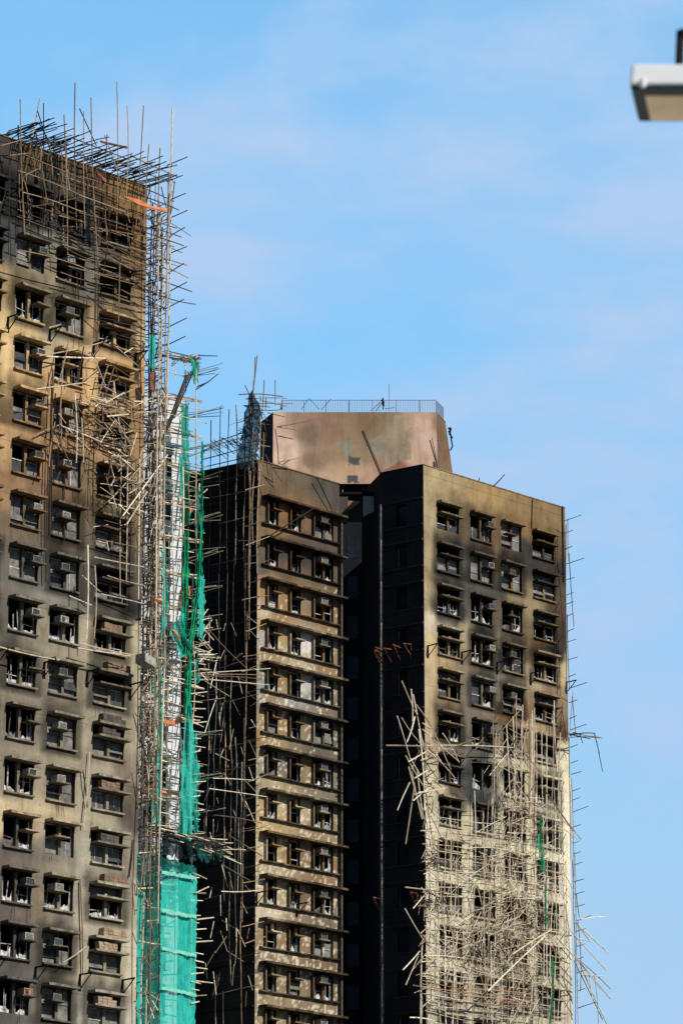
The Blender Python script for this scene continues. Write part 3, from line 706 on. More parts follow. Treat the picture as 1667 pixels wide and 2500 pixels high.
rt0 = at_depth(1087, 1016, YT + 2.2); rt1 = at_depth(1106, 1156, YT + 2.2)
lt0 = at_depth(636, 1006, YT + 2.4)
T0 = Vector((t00.x, YT, 0)); T1 = Vector((t10.x, YT, 0))
def zz(v, z): return Vector((v.x, v.y, z))
rtop = Vector((rt0.x, YT + 2.2, zT - .12)); rbot = Vector((rt1.x + .35, YT + 2.2, rt1.z - 3.))
ltop = Vector((lt0.x, YT + 2.4, zT)); lbot = Vector((lt0.x, YT + 2.4, zbT))
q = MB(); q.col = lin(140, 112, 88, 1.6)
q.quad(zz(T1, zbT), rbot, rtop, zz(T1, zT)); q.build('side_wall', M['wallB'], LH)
q = MB(); q.col = (.02, .018, .017)  # left chamfer: soot and its unlit shade both put into this near-black
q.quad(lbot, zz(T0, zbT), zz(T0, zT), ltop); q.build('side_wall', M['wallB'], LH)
q = MB(); q.col = (.03, .028, .026); B0 = Vector((ltop.x, YT + 7, 0)); B1 = Vector((rtop.x, YT + 7, 0))
for za in (zbT, zT - .02):
    i0 = len(q.v); q.v += [zz(T0, za), zz(T1, za), zz(rtop, za), zz(B1, za), zz(B0, za), zz(ltop, za)]; q.c += [q.col] * 6; q.f.append(tuple(range(i0, i0 + 6)))
q.quad(zz(B0, zbT), zz(B1, zbT), zz(B1, zT), zz(B0, zT)); q.quad(rbot, zz(B1, zbT), zz(B1, zT), rtop); q.quad(zz(B0, zbT), lbot, ltop, zz(B0, zT))
q.build('floor_and_roof_slab', M['wallB'], LH)
q = MB()                                            # stump columns carrying the lift house
for x in (t00.x + 1.5, t10.x - 1.2): q.fbox(Facade(Vector((x, YT + 3, 0)), (1, 0), (0, -1)), 0, .8, 60, zbT - .003, -.8, 0)
q.build('column', M['black'], LH)
# railing on the lift house
def poly(rail, top, m, name, n, post_every, pts):
    pass
p0 = at_depth(688, 1003, YT + .3); p1 = at_depth(1063, 1010, YT + .3); p2 = at_depth(1082, 1012, YT + 2.1)
zr0 = zT; zr1 = zT + .93
q = MB(); nb = 90
for k in range(nb + 1):
    P = p0.lerp(p1, k / nb); q.tube((P.x, P.y, zr0), (P.x, P.y, zr1), .017, sides=4)
for z in (zr0 + .05, zr1): q.tube((p0.x, p0.y, z), (p1.x, p1.y, z), .026, sides=4); q.tube((p1.x, p1.y, z), (p2.x, p2.y, z), .026, sides=4)
for k in range(16): P = p1.lerp(p2, k / 15); q.tube((P.x, P.y, zr0 - .06), (P.x, P.y, zr1), .02, sides=4)
q.build('roof_railing', M['rail'], LH)
q = MB()
for x in (742, 796, 852, 909, 967, 1024):
    a = at_depth(x, 1005, YT + .27); q.tube((a.x, a.y, zr0), (a.x, a.y, zr1), .032, sides=4)
q.build('railing_post', M['redsteel'], LH)
q = MB()
for a, b in (((736, 1000), (754, 972)), ((756, 974), (780, 1000)), ((784, 1001), (808, 974)), ((904, 1004), (936, 974)), ((916, 1005), (934, 980))):
    q.tube(at_depth(*a, YT + .5), at_depth(*b, YT + .5), .022, sides=4)
q.build('railing_brace', M['steel'], LH)
q = MB(); a = at_depth(690, 1002, YT + .2)
q.v += [at_depth(683, 1000, YT + .2), at_depth(690, 1000, YT + .2), at_depth(690, 971, YT + .2), at_depth(690, 1000, YT + .5)]; q.c += [(.3,) * 3] * 4
q.f += [(0, 1, 2), (1, 3, 2), (3, 0, 2), (0, 3, 1)]; q.build('railing_gusset', M['redsteel'], LH)
# conduit and rod across the front
q = MB(); q.col = (.03, .028, .027)
q.tube(FT.pt(*FT.uz(886, 1050, .05), .05), FT.pt(*FT.uz(932, 1158, .05), .05), .025); q.tube(FT.pt(*FT.uz(1054, 1069, .1), .1), FT.pt(*FT.uz(1064, 1122, .03), .03), .025); q.tube(FT.pt(*FT.uz(1064, 1122, .1), .1), FT.pt(*FT.uz(1066, 1142, .1), .1), .05)
q.build('fallen_conduit', M['trim'], LH)
q = MB(); q.col = (.02,) * 3
Y2 = YT + 2.5
for a, b, r in (((1093, 1046), (1101, 1046), .07), ((1097, 1048), (1104, 1090), .05), ((1104, 1090), (1098, 1100), .05), ((1094, 1052), (1104, 1070), .05), ((1101, 1046), (1096, 1062), .05)):
    q.tube(at_depth(*a, Y2), at_depth(*b, Y2), r)
q.build('steel_bracket', M['steel'], towerB)
ant = MB(); a = at_depth(950, 1006, YT + 1); ant.tube((a.x, a.y, a.z), (a.x, a.y, at_depth(950, 938, YT + 1).z), .02, sides=4); ant.tube(at_depth(939, 998, YT + 1), at_depth(963, 995, YT + 1), .02, sides=4)
tag(ant.build('antenna', M['steel']), 'thin grey antenna mast with a crossbar behind the lift house railing', 'antenna')
bd_ = MB()
for a, b, r in (((934, 972), (935, 1000), .06), ((932, 976), (937, 984), .09), ((934, 984), (936, 992), .1)): bd_.tube(at_depth(*a, YT + .1), at_depth(*b, YT + .1), r, sides=5, r2=r * .5)
tag(bd_.build('charred_rag', M['darknet']), 'black charred rag hanging on the lift house railing', 'rag')
# red brackets on the right wing flank
for x, y in ((905, 1590), (922, 1592), (938, 1588), (958, 1586), (980, 1582), (1004, 1573)):
    u, z = FCl.uz(max(x, 932), y, 0)
    q = MB(); r = .04; o1 = .95
    dr = R.uniform(-.25, .1); q.tube(FCl.pt(u, z, .05), FCl.pt(u + R.uniform(-.1, .1), z + dr, o1), r, sides=4); q.tube(FCl.pt(u, z + dr - .02, o1 - .05), FCl.pt(u, z - R.uniform(.75, .95), .05), r, sides=4)
    if x in (1004, 922): q.tube(FCl.pt(u, z, .05), FCl.pt(u, z - .95, .05), r, sides=4)
    q.build('steel_bracket', M['redsteel'], towerB)
for x, y in ((930, 2195), (1020, 2182)):
    u, z = FCl.uz(x, y, 0); q = MB()
    q.tube(FCl.pt(u, z, .05), FCl.pt(u, z, .9), .045, sides=4); q.tube(FCl.pt(u, z, .85), FCl.pt(u, z - .9, .05), .045, sides=4); q.tube(FCl.pt(u, z, .05), FCl.pt(u, z - .95, .05), .04, sides=4); q.build('steel_bracket', M['redsteel'], towerB)
q = MB(); q.tube(FCl.pt(*FCl.uz(888, 1595, 0), .1), FCl.pt(*FCl.uz(1030, 1574, 0), .1), .04, sides=4); q.build('steel_rail', M['steel'], towerB)
brackets(FB, towerB, 724, 2208); brackets(FB, towerB, 626, 2180)

# ================================================================== WHITE WING between the towers
towerD = empty('apartment_tower', (cD.x, cD.y, 0), 'narrow white tiled tower strip behind scaffolding and green netting, between two burnt towers', 'apartment tower')
HDt = FD.uz(400, 958, 0)[1]
uDe = FD.uz(446, 1200, 0)[0]; uD0 = uDe - 11
q = MB(); nst = 30; hD = 2.72
zz0 = HDt - .6
wx = [(uDe - 1.55, uDe - .95), (uDe - 2.9, uDe - 2.2), (uDe - 5.6, uDe - 4.2), (uDe - 8.6, uDe - 7.2)]
hol = [(a, b, zz0 - i * hD - 1.9, zz0 - i * hD - .5) for a, b in wx for i in range(1, 18)]
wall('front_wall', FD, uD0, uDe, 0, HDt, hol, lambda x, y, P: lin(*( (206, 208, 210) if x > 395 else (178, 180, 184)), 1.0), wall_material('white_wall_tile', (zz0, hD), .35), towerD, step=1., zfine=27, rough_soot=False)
for a, b, c, d_ in hol:
    win = bpy.data.objects.new('window', None); C.objects.link(win); win.parent = towerD; win.location = FD.pt((a + b) / 2, c) - towerD.location
    q = MB(); q.fbox(FD, a, b, c, d_, -.25, -.22); q.build('pane', M['glass'], win)
    q = MB(); q.fbox(FD, a, b, c, c + .08, -.219, -.16); q.fbox(FD, (a + b) / 2 - .03, (a + b) / 2 + .03, c + .081, d_, -.219, -.16); q.build('window_frame', M['white'], win)
    q = MB(); q.col = (.5, .5, .5)
    for k in range(3): q.fbox(FD, a - .1, b + .1, d_ + .12 + k * .16, d_ + .17 + k * .16, .003, .2)
    q.build('louvre', M['trim'], win)
A0 = FD.pt(uDe, 0); A1 = FD.pt(uDe, 0, -9); A2 = FD.pt(uD0, 0, -9); A3 = FD.pt(uD0, 0); up = Vector((0, 0, HDt))
wall_plain('side_wall', [(A0, A1, A1 + up, A0 + up), (A1, A2, A2 + up, A1 + up), (A2, A3, A3 + up, A2 + up), (A0 + up * .99, A1 + up * .99, A2 + up * .99, A3 + up * .99)], M['wallB'], towerD, (.4, .4, .4))

# ================================================================== BAMBOO
TAN = [(.76, .66, .50), (.70, .59, .43), (.80, .72, .57), (.56, .45, .32), (.42, .33, .22)]
BURN = [(.02, .018, .016), (.035, .028, .022), (.06, .045, .032)]
BROWN = [(.30, .21, .13), (.24, .16, .10), (.36, .27, .18), (.16, .11, .075)]
class Scaffold:
    def __init__(s, label, loc, name='bamboo_scaffold', cat='scaffold', group=None, cap=96):
        s.p = []; s.e = empty(name, loc, label, cat, group); s.cap = cap
    def add(s, a, b, r=.035, pal=BROWN, bend=0., seg=1, sag=0.):
        a = Vector(a); b = Vector(b)
        if bend == 0 and (b - a).length > 2: bend = R.uniform(0, .13) * min(1, (b - a).length / 4); seg = 4
        s.p.append((a, b, r, pal, bend, seg, sag))
    def done(s):
        def size(t):
            x0, y0 = project(t[0]); x1, y1 = project(t[1]); return math.hypot(x1 - x0, y1 - y0) * t[2]
        s.p.sort(key=size, reverse=True)
        rest = MB()
        for k, (a, b, r, pal, bend, seg, sag) in enumerate(s.p):
            jt = R.uniform(.75, 1.15); col = tuple(v * jt for v in R.choice(pal))
            mb = MB() if k < s.cap else rest
            mb.tube(a, b, r * 1.08, col, sides=5, seg=max(seg, 3 if sag else 1), bend=bend, r2=r * .85, sag=sag)
            if k < s.cap: mb.build('bamboo_pole', M['bamboo'], s.e)
        if len(s.p) > s.cap: tag(rest.build('bamboo_poles', M['bamboo'], s.e), kind='stuff')
def L(Sc, Fc, pts, off=1.2, r=.035, pal=BROWN, jit=0., sag=0., off2=None):
    """poles given by the two ends seen on the wall plane, standing off by a real distance"""
    for x0, y0, x1, y1 in pts:
        o0 = off + R.uniform(-jit, jit); o1 = (off if off2 is None else off2) + R.uniform(-jit, jit)
        Sc.add(Fc.px(x0, y0, o0), Fc.px(x1, y1, o1), r * R.uniform(.85, 1.15), pal, sag=sag)
def V(Sc, Fc, px_, y0, y1, off, r=.035, pal=BROWN, lean=.1, split=True):
    """a long upright made of lapped bamboo lengths"""
    u, z1 = Fc.uz(px_, y0, off); z0 = Fc.uz(px_, y1, off)[1]; z = z1; uu = u
    while z > z0 + .2:
        ln = min(z - z0, R.uniform(4.5, 7.)) if split else z - z0
        un = uu + R.uniform(-lean, lean)
        Sc.add(Fc.pt(uu, z + (.5 if z != z1 else 0), off + R.uniform(-.04, .04)), Fc.pt(un, z - ln, off + R.uniform(-.04, .04)), r * R.uniform(.85, 1.15), pal); uu = un; z -= ln

# --- rooftop scaffold of the near tower
S = Scaffold('tall rooftop bamboo scaffold with blackened poles standing above the near tower', FA.pt(-5, HA, 0))
for x0, y0, x1, y1, pal in ((50,242,61,572,TAN),(107,252,104,560,BURN),(98,240,80,330,BROWN),(92,270,140,420,BURN),(157,280,166,620,BROWN),(184,202,188,560,TAN),(205,272,208,560,TAN),
    (223,238,240,640,TAN),(195,265,236,356,BURN),(286,200,285,560,TAN),(311,258,309,480,TAN),(351,258,332,560,TAN),(364,352,352,560,TAN),(391,362,382,640,TAN),(421,263,412,640,TAN),
    (262,328,262,590,BROWN),(256,330,312,520,BROWN),(45,305,48,400,BURN),(132,330,138,560,BURN),(24,370,28,640,BURN),(58,500,62,575,BROWN),(240,640,234,826,BROWN),(293,640,290,785,TAN),(228,560,229,825,BURN),
    (103,355,98,416,TAN),(62,428,98,410,TAN),(103,410,116,494,TAN),(60,440,73,490,BROWN),(2,356,60,340,TAN),(22,380,68,374,TAN),(80,505,205,480,TAN),(0,520,22,440,BURN),(345,545,374,512,TAN),
    (0,345,46,352,BURN),(4,330,70,324,BURN),(22,398,66,396,BURN),(96,300,140,380,BURN)):
    L(S, FA, [(x0, y0, x1, y1)], 1.2, .029, BROWN if pal is TAN and x0 != 421 else pal, .25)
uR = .4
zl = HA + .7
for k in range(9):                                  # ledgers
    z = zl - k * 1.0
    for o in (.35, 1.25):
        if z < HA - 6.4: continue
        n = 3
        for s_ in range(n):
            if R.random() < .2: continue
            u0 = -9.6 + s_ * 3.5
            S.add(FA.pt(u0 + R.uniform(-.8, .3), z + R.uniform(-.12, .12), o), FA.pt(u0 + 3.5 + R.uniform(0, .9), z + R.uniform(-.2, .15), o + R.uniform(-.1, .1)), .032, BROWN + BURN if k > 1 else BURN + BROWN)
for lvl, dz in enumerate((.05, .3, .62, .95)):      # cross poles over the parapet
    u = -9.5
    while u < .7:
        if R.random() < (.85 if lvl < 3 else .5):
            a_ = R.uniform(-1.2, -.3); b_ = R.uniform(1.3, 2.1)
            S.add(FA.pt(u, HA + dz + R.uniform(-.12, .12), a_), FA.pt(u + R.uniform(-.15, .15), HA + dz + R.uniform(-.18, .18), b_), .03, BURN)
        u += R.uniform(.22, .5)
for k in range(60):                                 # thin hangings and inner uprights
    u = R.uniform(-9.6, 1.4); z = HA - R.uniform(-.8, 3.5); S.add(FA.pt(u, z, R.uniform(.1, 1.)), FA.pt(u + R.uniform(-.2, .2), z - R.uniform(.8, 3.0), R.uniform(.1, 1.)), R.uniform(.018, .035), BURN + BROWN)
for k in range(60):
    u = R.uniform(-7, 0.8); z = HA - R.uniform(2.0, 6.6); w_ = R.uniform(1.2, 3); t_ = R.uniform(-.25, .2); S.add(FA.pt(u, z, R.uniform(.2, 1.2)), FA.pt(u + w_, z + t_, R.uniform(.2, 1.3)), R.uniform(.022, .035), BROWN + BURN)
for k in range(24):
    u = R.uniform(-4.5, 0.2); z = HA - R.uniform(6, 9.5); S.add(FA.pt(u, z, R.uniform(.1, .6)), FA.pt(u + R.uniform(.8, 2.2), z + R.uniform(-.2, .1), R.uniform(.2, 1.)), .028, BURN)
S.done()

# --- corner scaffold running down the right end of the near tower
S = Scaffold('dense upright bamboo scaffold tangled down the right corner of the near tower', FA.pt(1.2, 40, 0), cap=99)
zt0 = HA - 1.2
for u, o, top, pal in ((.35, .4, HA - 2, BROWN), (.9, -.5, HA - 1, BURN), (.5, 1.15, HA - 1., TAN), (-.1, 1.1, HA - 2, TAN), (.3, .9, HA - 3, TAN), (1.0, .15, HA - 2.5, BROWN), (1.5, -1.0, HA - 1, BURN), (.5, -.3, HA - 5, BURN)):
    z = top; uu = u
    while z > (24 if (u, o) in ((.35, .4), (-.1, 1.1), (.9, -.5)) else 40):
        ln = R.uniform(4.5, 7); un = u + R.uniform(-.12, .12)
        S.add(FA.pt(uu, z + .5, o), FA.pt(un, z - ln, o + R.uniform(-.06, .06)), .036, pal if z > 52 else TAN[:2] + BROWN); uu = un; z -= ln
S.add(FA.px(421, 263, .6), FA.px(408, 1000, .6), .04, TAN)
S.add(FA.px(412, 420, .5), FA.px(402, 900, .5), .036, BROWN)
z = HA - .8
while z > 24:                                       # short cross poles
    fr = (HA - z) / 46
    if z < 41: z -= .5
    for q_ in range(2):
        u = R.choice((.2, .5, 1.1, 1.5)); S.add(FA.pt(u, z + R.uniform(-.15, .1), R.uniform(-1.4, -.2)), FA.pt(u + R.uniform(-.1, .1), z + R.uniform(-.2, .2), R.uniform(.9, 1.4) - u * .7), R.uniform(.024, .034), BURN + BROWN + (TAN if fr > .3 else []))
    S.add(FA.pt(R.uniform(-.1, .3), z + R.uniform(-.1, .1), R.uniform(-.3, 1.2)), FA.pt(R.uniform(1.1, 1.7), z + R.uniform(-.3, .3), R.uniform(-.6, .1)), R.uniform(.024, .034), BROWN + TAN + (BURN if fr < .5 else []))
    z -= R.uniform(.3, .48)
for k in range(11):                                 # ends sticking out against the sky
    y = 395 + k * 44; S.add(FA.px(408, y + 8 + R.uniform(-4, 4), .2), FA.px(442 + R.uniform(0, 22), y - 14 + R.uniform(-3, 3), 1.9), .03, BURN)
for k in range(300):
    z = R.uniform(25, HA - 2); u = R.uniform(-.1, 1.7 if R.random() < .3 else .9); an = R.gauss(1.4, .55); ln = R.uniform(.6, 2.4)
    if R.random() < .5 and z > 60: continue
    if z < 41 and R.random() < .8: continue
    S.add(FA.pt(u, z, R.uniform(-.5, 1.1 - u * .6)), FA.pt(min(1.6, u + ln * math.cos(an) * .5), z + ln * math.sin(an), R.uniform(-.5, 1.1 - u * .6)), R.uniform(.018, .034), (BROWN + TAN + BURN) if z > 44 else (BROWN + TAN))
S.done()

# --- fallen bamboo across the middle of the near tower
S = Scaffold('collapsed nest of broken bamboo hanging across the upper middle windows of the near tower', FA.px(220, 1000, .8), name='fallen_bamboo', cat='bamboo debris')
L(S, FA, [(97,870,258,875),(97,868,262,832),(140,945,170,828),(88,950,240,930),(240,985,335,945),(248,1000,280,895),(278,930,296,1060),(255,960,330,1000),(120,800,150,792),(82,1065,152,1035),
  (155,880,143,1090),(120,1140,135,1030),(130,1045,190,1170),(183,960,187,1130),(150,1040,250,1080),(190,1060,330,1100),(235,980,330,1090),(170,1060,300,1040),(200,1020,205,1130),(250,1000,320,1090),(215,1060,330,1160),(265,890,230,1010)],
  .7, .034, TAN + BROWN, .5)
L(S, FA, [(129,900,122,1330),(136,960,128,1300),(119,1110,112,1420),(160,1120,158,1320),(232,1060,228,1260),(185,640,196,760)], .25, .034, BURN, .1)
for k in range(110):
    x = R.gauss(270, 55); y = R.gauss(1010, 70)
    if x > 340 or x < 130: continue
    an = R.gauss(.35, .5); ln = R.uniform(20, 75); o = R.uniform(.2, 1.4)
    L(S, FA, [(x, y, x + ln * math.cos(an), y + ln * math.sin(an))], o, R.uniform(.018, .032), TAN + BROWN + BURN[1:], .2)
for k in range(50):
    x = R.uniform(120, 335); y = R.gauss(1040, 80); L(S, FA, [(x, y, x + R.uniform(-12, 12), y + R.uniform(20, 80))], R.uniform(.2, 1.1), R.uniform(.016, .03), BURN + BROWN, .2)
for k in range(7):
    y = 1180 + k * 45
    L(S, FA, [(240 + R.uniform(-20, 30), y, 352, y + 24)], .6, .028, TAN + BROWN, .2)
for x in (322, 333, 342, 297, 312): L(S, FA, [(x, 1120, x - 3, 1420 + R.uniform(-60, 60))], .6, .03, TAN + BROWN, .1)
L(S, FA, [(265,1225,375,1100),(300,1260,410,1110),(310,1280,360,1200),(215,1330,212,1560),(232,1380,230,1560),(170,1455,225,1478),(200,1405,245,1445),(195,1570,330,1600),(190,1582,320,1602)], 1., .036, TAN, .2)
for k in range(60):
    x = R.gauss(300, 26); y = R.gauss(1200, 55); an = R.uniform(-1.2, 1.6); ln = R.uniform(15, 50)
    L(S, FA, [(x, y, x + ln * math.cos(an), y + ln * math.sin(an))], R.uniform(.3, 1.3), R.uniform(.016, .03), BURN + TAN, .2)
S.done()
loose = 0
def lone(Fc, pts, off, r, pal, label, off2=None, group=None):
    q = MB(); x0, y0, x1, y1 = pts
    q.tube(Fc.px(x0, y0, off), Fc.px(x1, y1, off if off2 is None else off2), r, R.choice(pal), sides=6, seg=4, bend=.05, r2=r * .8)
    tag(q.build('bamboo_pole', M['bamboo']), label, 'bamboo pole', group)
lone(FA, (197, 2150, 203, 2378), .12, .05, BROWN, 'single dark pole standing beside the right window column, near the bottom of the near tower')
lone(FA, (203, 2020, 219, 1835), .15, .04, TAN, 'pale bamboo stick leaning on the near tower wall beside dark brick stacks')
lone(FA, (203, 1880, 214, 1972), .15, .04, BURN, 'short black pole slanting on the near tower wall beside the right window column')
lone(FA, (0, 1580, 145, 1612), .8, .05, TAN, 'long pale bamboo pole lying across a near tower window beside black triangular brackets')
lone(FA, (212, 2310, 155, 2350), .6, .03, TAN, 'thin pale stick slanting up between two low windows of the near tower')
lone(FA, (316, 2142, 326, 2050), .1, .035, BURN, 'thin black rod hanging at the right corner of the near tower above the netting')
for k, (a, w_) in enumerate(((0, 'outermost'), (9, 'second'), (18, 'third'), (27, 'innermost'))):
    lone(FD, (474 - a * .7, 902 + a * .5, 388 + a * .2 - k * 4, 1092 + a), 2.2, .05, BURN, f'{w_} of four long dark poles leaning together against the green netted scaffold')

# --- scaffold in front of the white wing
S = Scaffold('pale bamboo scaffold with platforms in front of the narrow white tower', FD.pt(0, 40, 1), cap=99)
for x, y0, y1, o, pal in ((480, 865, 1400, 2.2, TAN), (474, 1400, 2060, 2.2, TAN), (447, 1140, 2060, 2.2, TAN), (424, 1180, 2060, 2.2, TAN), (412, 1300, 2060, 1.2, TAN), (461, 1150, 1500, 1.4, BROWN), (487, 1180, 1260, 1.4, TAN), (402, 900, 2480, 1., BROWN), (388, 1160, 2480, 1., TAN), (470, 2060, 2480, 1.2, TAN),
    (410, 1660, 2030, 1.8, TAN), (396, 1560, 2030, 1.8, TAN), (454, 1560, 2040, 1.8, TAN)):
    V(S, FD, x, y0, y1, o, .042, pal, .05)
y = 966
for k, y in enumerate((866, 966, 1050, 1134, 1222, 1308, 1394, 1480, 1570, 1660, 1750, 1850, 1945)):   # plank-like decks of bundled poles
    for j in range(6):
        x0 = 400 + R.uniform(-15, 8); x1 = 492 + R.uniform(-15, 8); o = R.uniform(.6, 2.3)
        L(S, FD, [(x0, y + R.uniform(-10, 6), x1, y + 16 + R.uniform(-8, 10))], o, .032, (TAN + BROWN[:1]) if y > 900 else BURN + BROWN, .1)
    for j in range(5):
        u, z = FD.uz(475, y + 40 + j * 4, 1.2); S.add(FD.pt(u, z + R.uniform(-.3, .3), .3), FD.pt(u + .1, z + R.uniform(-.3, .3), 3.2 + R.uniform(-.3, .5)), .026, TAN + BURN)
for k in range(40):
    y = 980 + k * 27
    if y < 2040: L(S, FD, [(372 + R.uniform(-10, 30), y, 482 + R.uniform(-10, 30), y + 22 + R.uniform(-6, 6))], 2.2 if k % 2 else 1.2, .03, TAN, .1)
L(S, FD, [(486,868,531,869),(480,950,533,913),(482,944,510,932),(475,880,487,872)], 2.4, .035, BURN, .1)
L(S, FD, [(420,865,490,880),(400,905,480,930),(430,880,428,925),(452,880,455,960)], 1.6, .03, TAN, .2)
for k in range(20):
    x = R.uniform(418, 470); L(S, FD, [(x, 872 + R.uniform(0, 22), x + R.uniform(15, 30), 868 + R.uniform(-5, 15))], R.uniform(.6, 2.2), .03, BURN + BROWN)
for k in range(150):
    x = R.uniform(340, 388); y = R.uniform(900, 2050); an = R.gauss(1.9, .5); ln = R.uniform(15, 60)
    L(S, FD, [(x, y, x + ln * math.cos(an), y + ln * math.sin(an))], R.uniform(1.2, 2.8), R.uniform(.02, .036), BURN + BROWN + TAN, .2)
for k in range(70):
    x = R.uniform(350, 470); y = R.choice((1200, 1580, 1870, 1950, 1600)) + R.gauss(0, 28); an = R.uniform(-.8, .9); ln = R.uniform(20, 60)
    L(S, FD, [(x, y, x + ln * math.cos(an), y + ln * math.sin(an))], R.uniform(1., 2.6), R.uniform(.02, .036), TAN + BROWN + BURN[2:], .2)
for k in range(22):                                 # splayed snapped ends at mid height
    x = R.uniform(478, 492); y = R.uniform(1510, 1660); an = R.choice((-.9, -.1, .1, .2, .9, 1.1)) + R.uniform(-.2, .2); ln = R.uniform(20, 50)
    L(S, FD, [(x, y, x + ln * math.cos(an), y + ln * math.sin(an))], 2.4, .04, TAN, .2)
for k in range(46):                                 # stubs poking to the right over the black flank
    y = 1640 + k * 18
    if R.random() < .75: L(S, FD, [(466, y, 483 + R.uniform(2, 24), y + R.uniform(-6, 8))], 2.3, .036, TAN, .1)
L(S, FD, [(462,2085,548,2088),(470,2130,505,2146),(480,2245,522,2240),(478,2180,510,2165),(475,2300,520,2297),(478,2395,520,2400),(475,2345,498,2350)], 2.4, .04, TAN, .1)
S.done()
S = Scaffold('heavy black platform of scorched poles and netting just above the big teal net', FD.px(440, 2040, 2), name='scaffold_platform', cat='scaffold platform', cap=60)
for k in range(150):
    t = R.random(); x = 340 + t * 195; y = 2020 + (t * 195 - 30) * .26 + R.uniform(-8, 22); ln = R.uniform(20, 70)
    if x + ln > 570: continue
    L(S, FD, [(x, y, x + ln, y + ln * R.uniform(.05, .45))], R.uniform(1.5, 3.5), R.uniform(.025, .04), BURN + BURN + TAN[:2], .2)
L(S, FD, [(395,2042,560,2092),(470,2060,575,2100),(520,2078,600,2075),(500,2070,590,2110)], 3.2, .035, TAN, .1)
S.done()

# ------------------------------------------------------------------ netting
def net(Fc, left, right, off, m, label, cat='netting', name='safety_net', ny=None, nx=10, amp=.12, fray=0., group=None):
    """hanging sheet between two edge lines (lists of pixel points, top to bottom), crumpled in depth"""
    def along(pl, t):
        ys = [p[1] for p in pl]; y = ys[0] + (ys[-1] - ys[0]) * t
        for (x0, y0), (x1, y1) in zip(pl, pl[1:]):
            if y0 <= y <= y1 or (x1, y1) == pl[-1]: return x0 + (x1 - x0) * (y - y0) / max(1e-6, (y1 - y0)), y
    hgt = left[-1][1] - left[0][1]; ny = ny or max(8, int(hgt / 9)); sd = R.uniform(0, 50)
    q = MB(); 
    for j in range(ny + 1):
        t = j / ny; (xa, ya), (xb, yb) = along(left, t), along(right, t)
        for i in range(nx + 1):
            s = i / nx; x = xa + (xb - xa) * s; y = ya + (yb - ya) * s
            if i in (0, nx): x += R.uniform(-1, 1) * (2 + fray)
            if j in (0, ny): y += R.uniform(-1, 1) * (3 + fray * 2)
            o = off + amp * (1.6 * noise.noise(Vector((s * 3.3 + sd, t * hgt / 160, 0))) + .8 * noise.noise(Vector((s * 7 + sd, t * hgt / 45, 5))))
            q.v.append(Fc.px(x, y, o)); q.c.append((.3,) * 3)
    for j in range(ny):
        for i in range(nx):
            if fray and (i in (0, nx - 1)) and R.random() < .12: continue
            k = j * (nx + 1) + i; q.f.append((k, k + nx + 1, k + nx + 2, k + 1))
    return tag(q.build(name, M[m], smooth=True), label, cat, group)
G = 'torn netting hung on the scaffolds'
net(FD, [(336,2085),(334,2510)], [(394,2080),(388,2510)], .9, 'teal', 'left panel of the big teal net low on the scaffold, behind open bamboo bays', group=G, nx=14, amp=.1)
bignet = net(FD, [(395,2092),(390,2510)], [(482,2118),(476,2510)], 2.3, 'sheernet', 'broad taut teal net panel filling the bottom of the picture beside the black tower flank', group=G, nx=20, amp=.12)
net(FD, [(396,2030),(394,2080)], [(470,2052),(470,2100)], 3.3, 'darknet', 'sagging black charred net sheet on the left half of the dark platform', group=G, fray=3, nx=14, amp=.4, ny=9)
net(FD, [(466,2050),(468,2096)], [(548,2084),(540,2106)], 3.2, 'murknet', 'murky dark green net on the pointed right end of the platform', group=G, fray=3, nx=14, amp=.4, ny=9)
net(FD, [(441,985),(441,1280)], [(461,985),(466,1280)], 1.3, 'green', 'green net strip hanging beside the white wall just under the second platform', group=G, fray=1)
net(FD, [(449,1300),(446,1480),(440,1590)], [(462,1300),(462,1480),(456,1590)], 2.4, 'green', 'narrow twisted green net rope in front of the white tower middle', group=G, fray=1, amp=.2)
net(FD, [(492,1078),(488,1300),(478,1440),(455,1600)], [(497,1078),(497,1300),(491,1440),(468,1600)], 2.5, 'green', 'long bright green net cord hanging along the right edge of the scaffold', group=G, fray=1, amp=.15)
net(FD, [(488,1405),(484,1560)], [(499,1405),(500,1480),(496,1560)], 2.5, 'teal', 'teal net tatter in front of the black flank at mid height', group=G, fray=2)
net(FD, [(463,872),(470,910),(476,935)], [(486,880),(486,910),(482,935)], 2.3, 'green', 'small green rag of netting knotted at the top corner of the scaffold', group=G, fray=2)
net(FD, [(478,1190),(478,1310)], [(486,1190),(488,1250),(484,1310)], 2.2, 'teal', 'small teal scrap beside the tall pale corner pole, upper scaffold', group=G, fray=2)
net(FD, [(375,1610),(376,1800),(371,2000),(358,2030)], [(394,1610),(398,1800),(394,2000),(392,2030)], 2.6, 'teal', 'narrow teal net strip down the left side of the white tower', group=G, amp=.18, fray=1)
net(FD, [(456,1720),(444,1850),(440,1950),(436,2050)], [(468,1720),(478,1850),(476,1950),(470,2062)], 2.9, 'teal', 'wide draped teal net hanging to the dark platform on the right of the white tower', group=G, amp=.22, fray=1)
net(FD, [(470,1790),(472,1900),(474,2034)], [(478,1790),(487,1900),(484,2034)], 2.2, 'teal', 'ragged outer teal net fringe against the black flank above the dark platform', group=G, amp=.2, fray=3)
net(FD, [(449,1630),(446,1760)], [(457,1630),(455,1760)], 2.0, 'green', 'thin green strip between two pale poles below the net knot', group=G, fray=1)
net(FD, [(396,1330),(398,1450),(392,1560)], [(404,1330),(410,1450),(404,1560)], 2.7, 'teal', 'slim teal net tatter over the white tower left edge, above the net knot', group=G, fray=2, amp=.2)
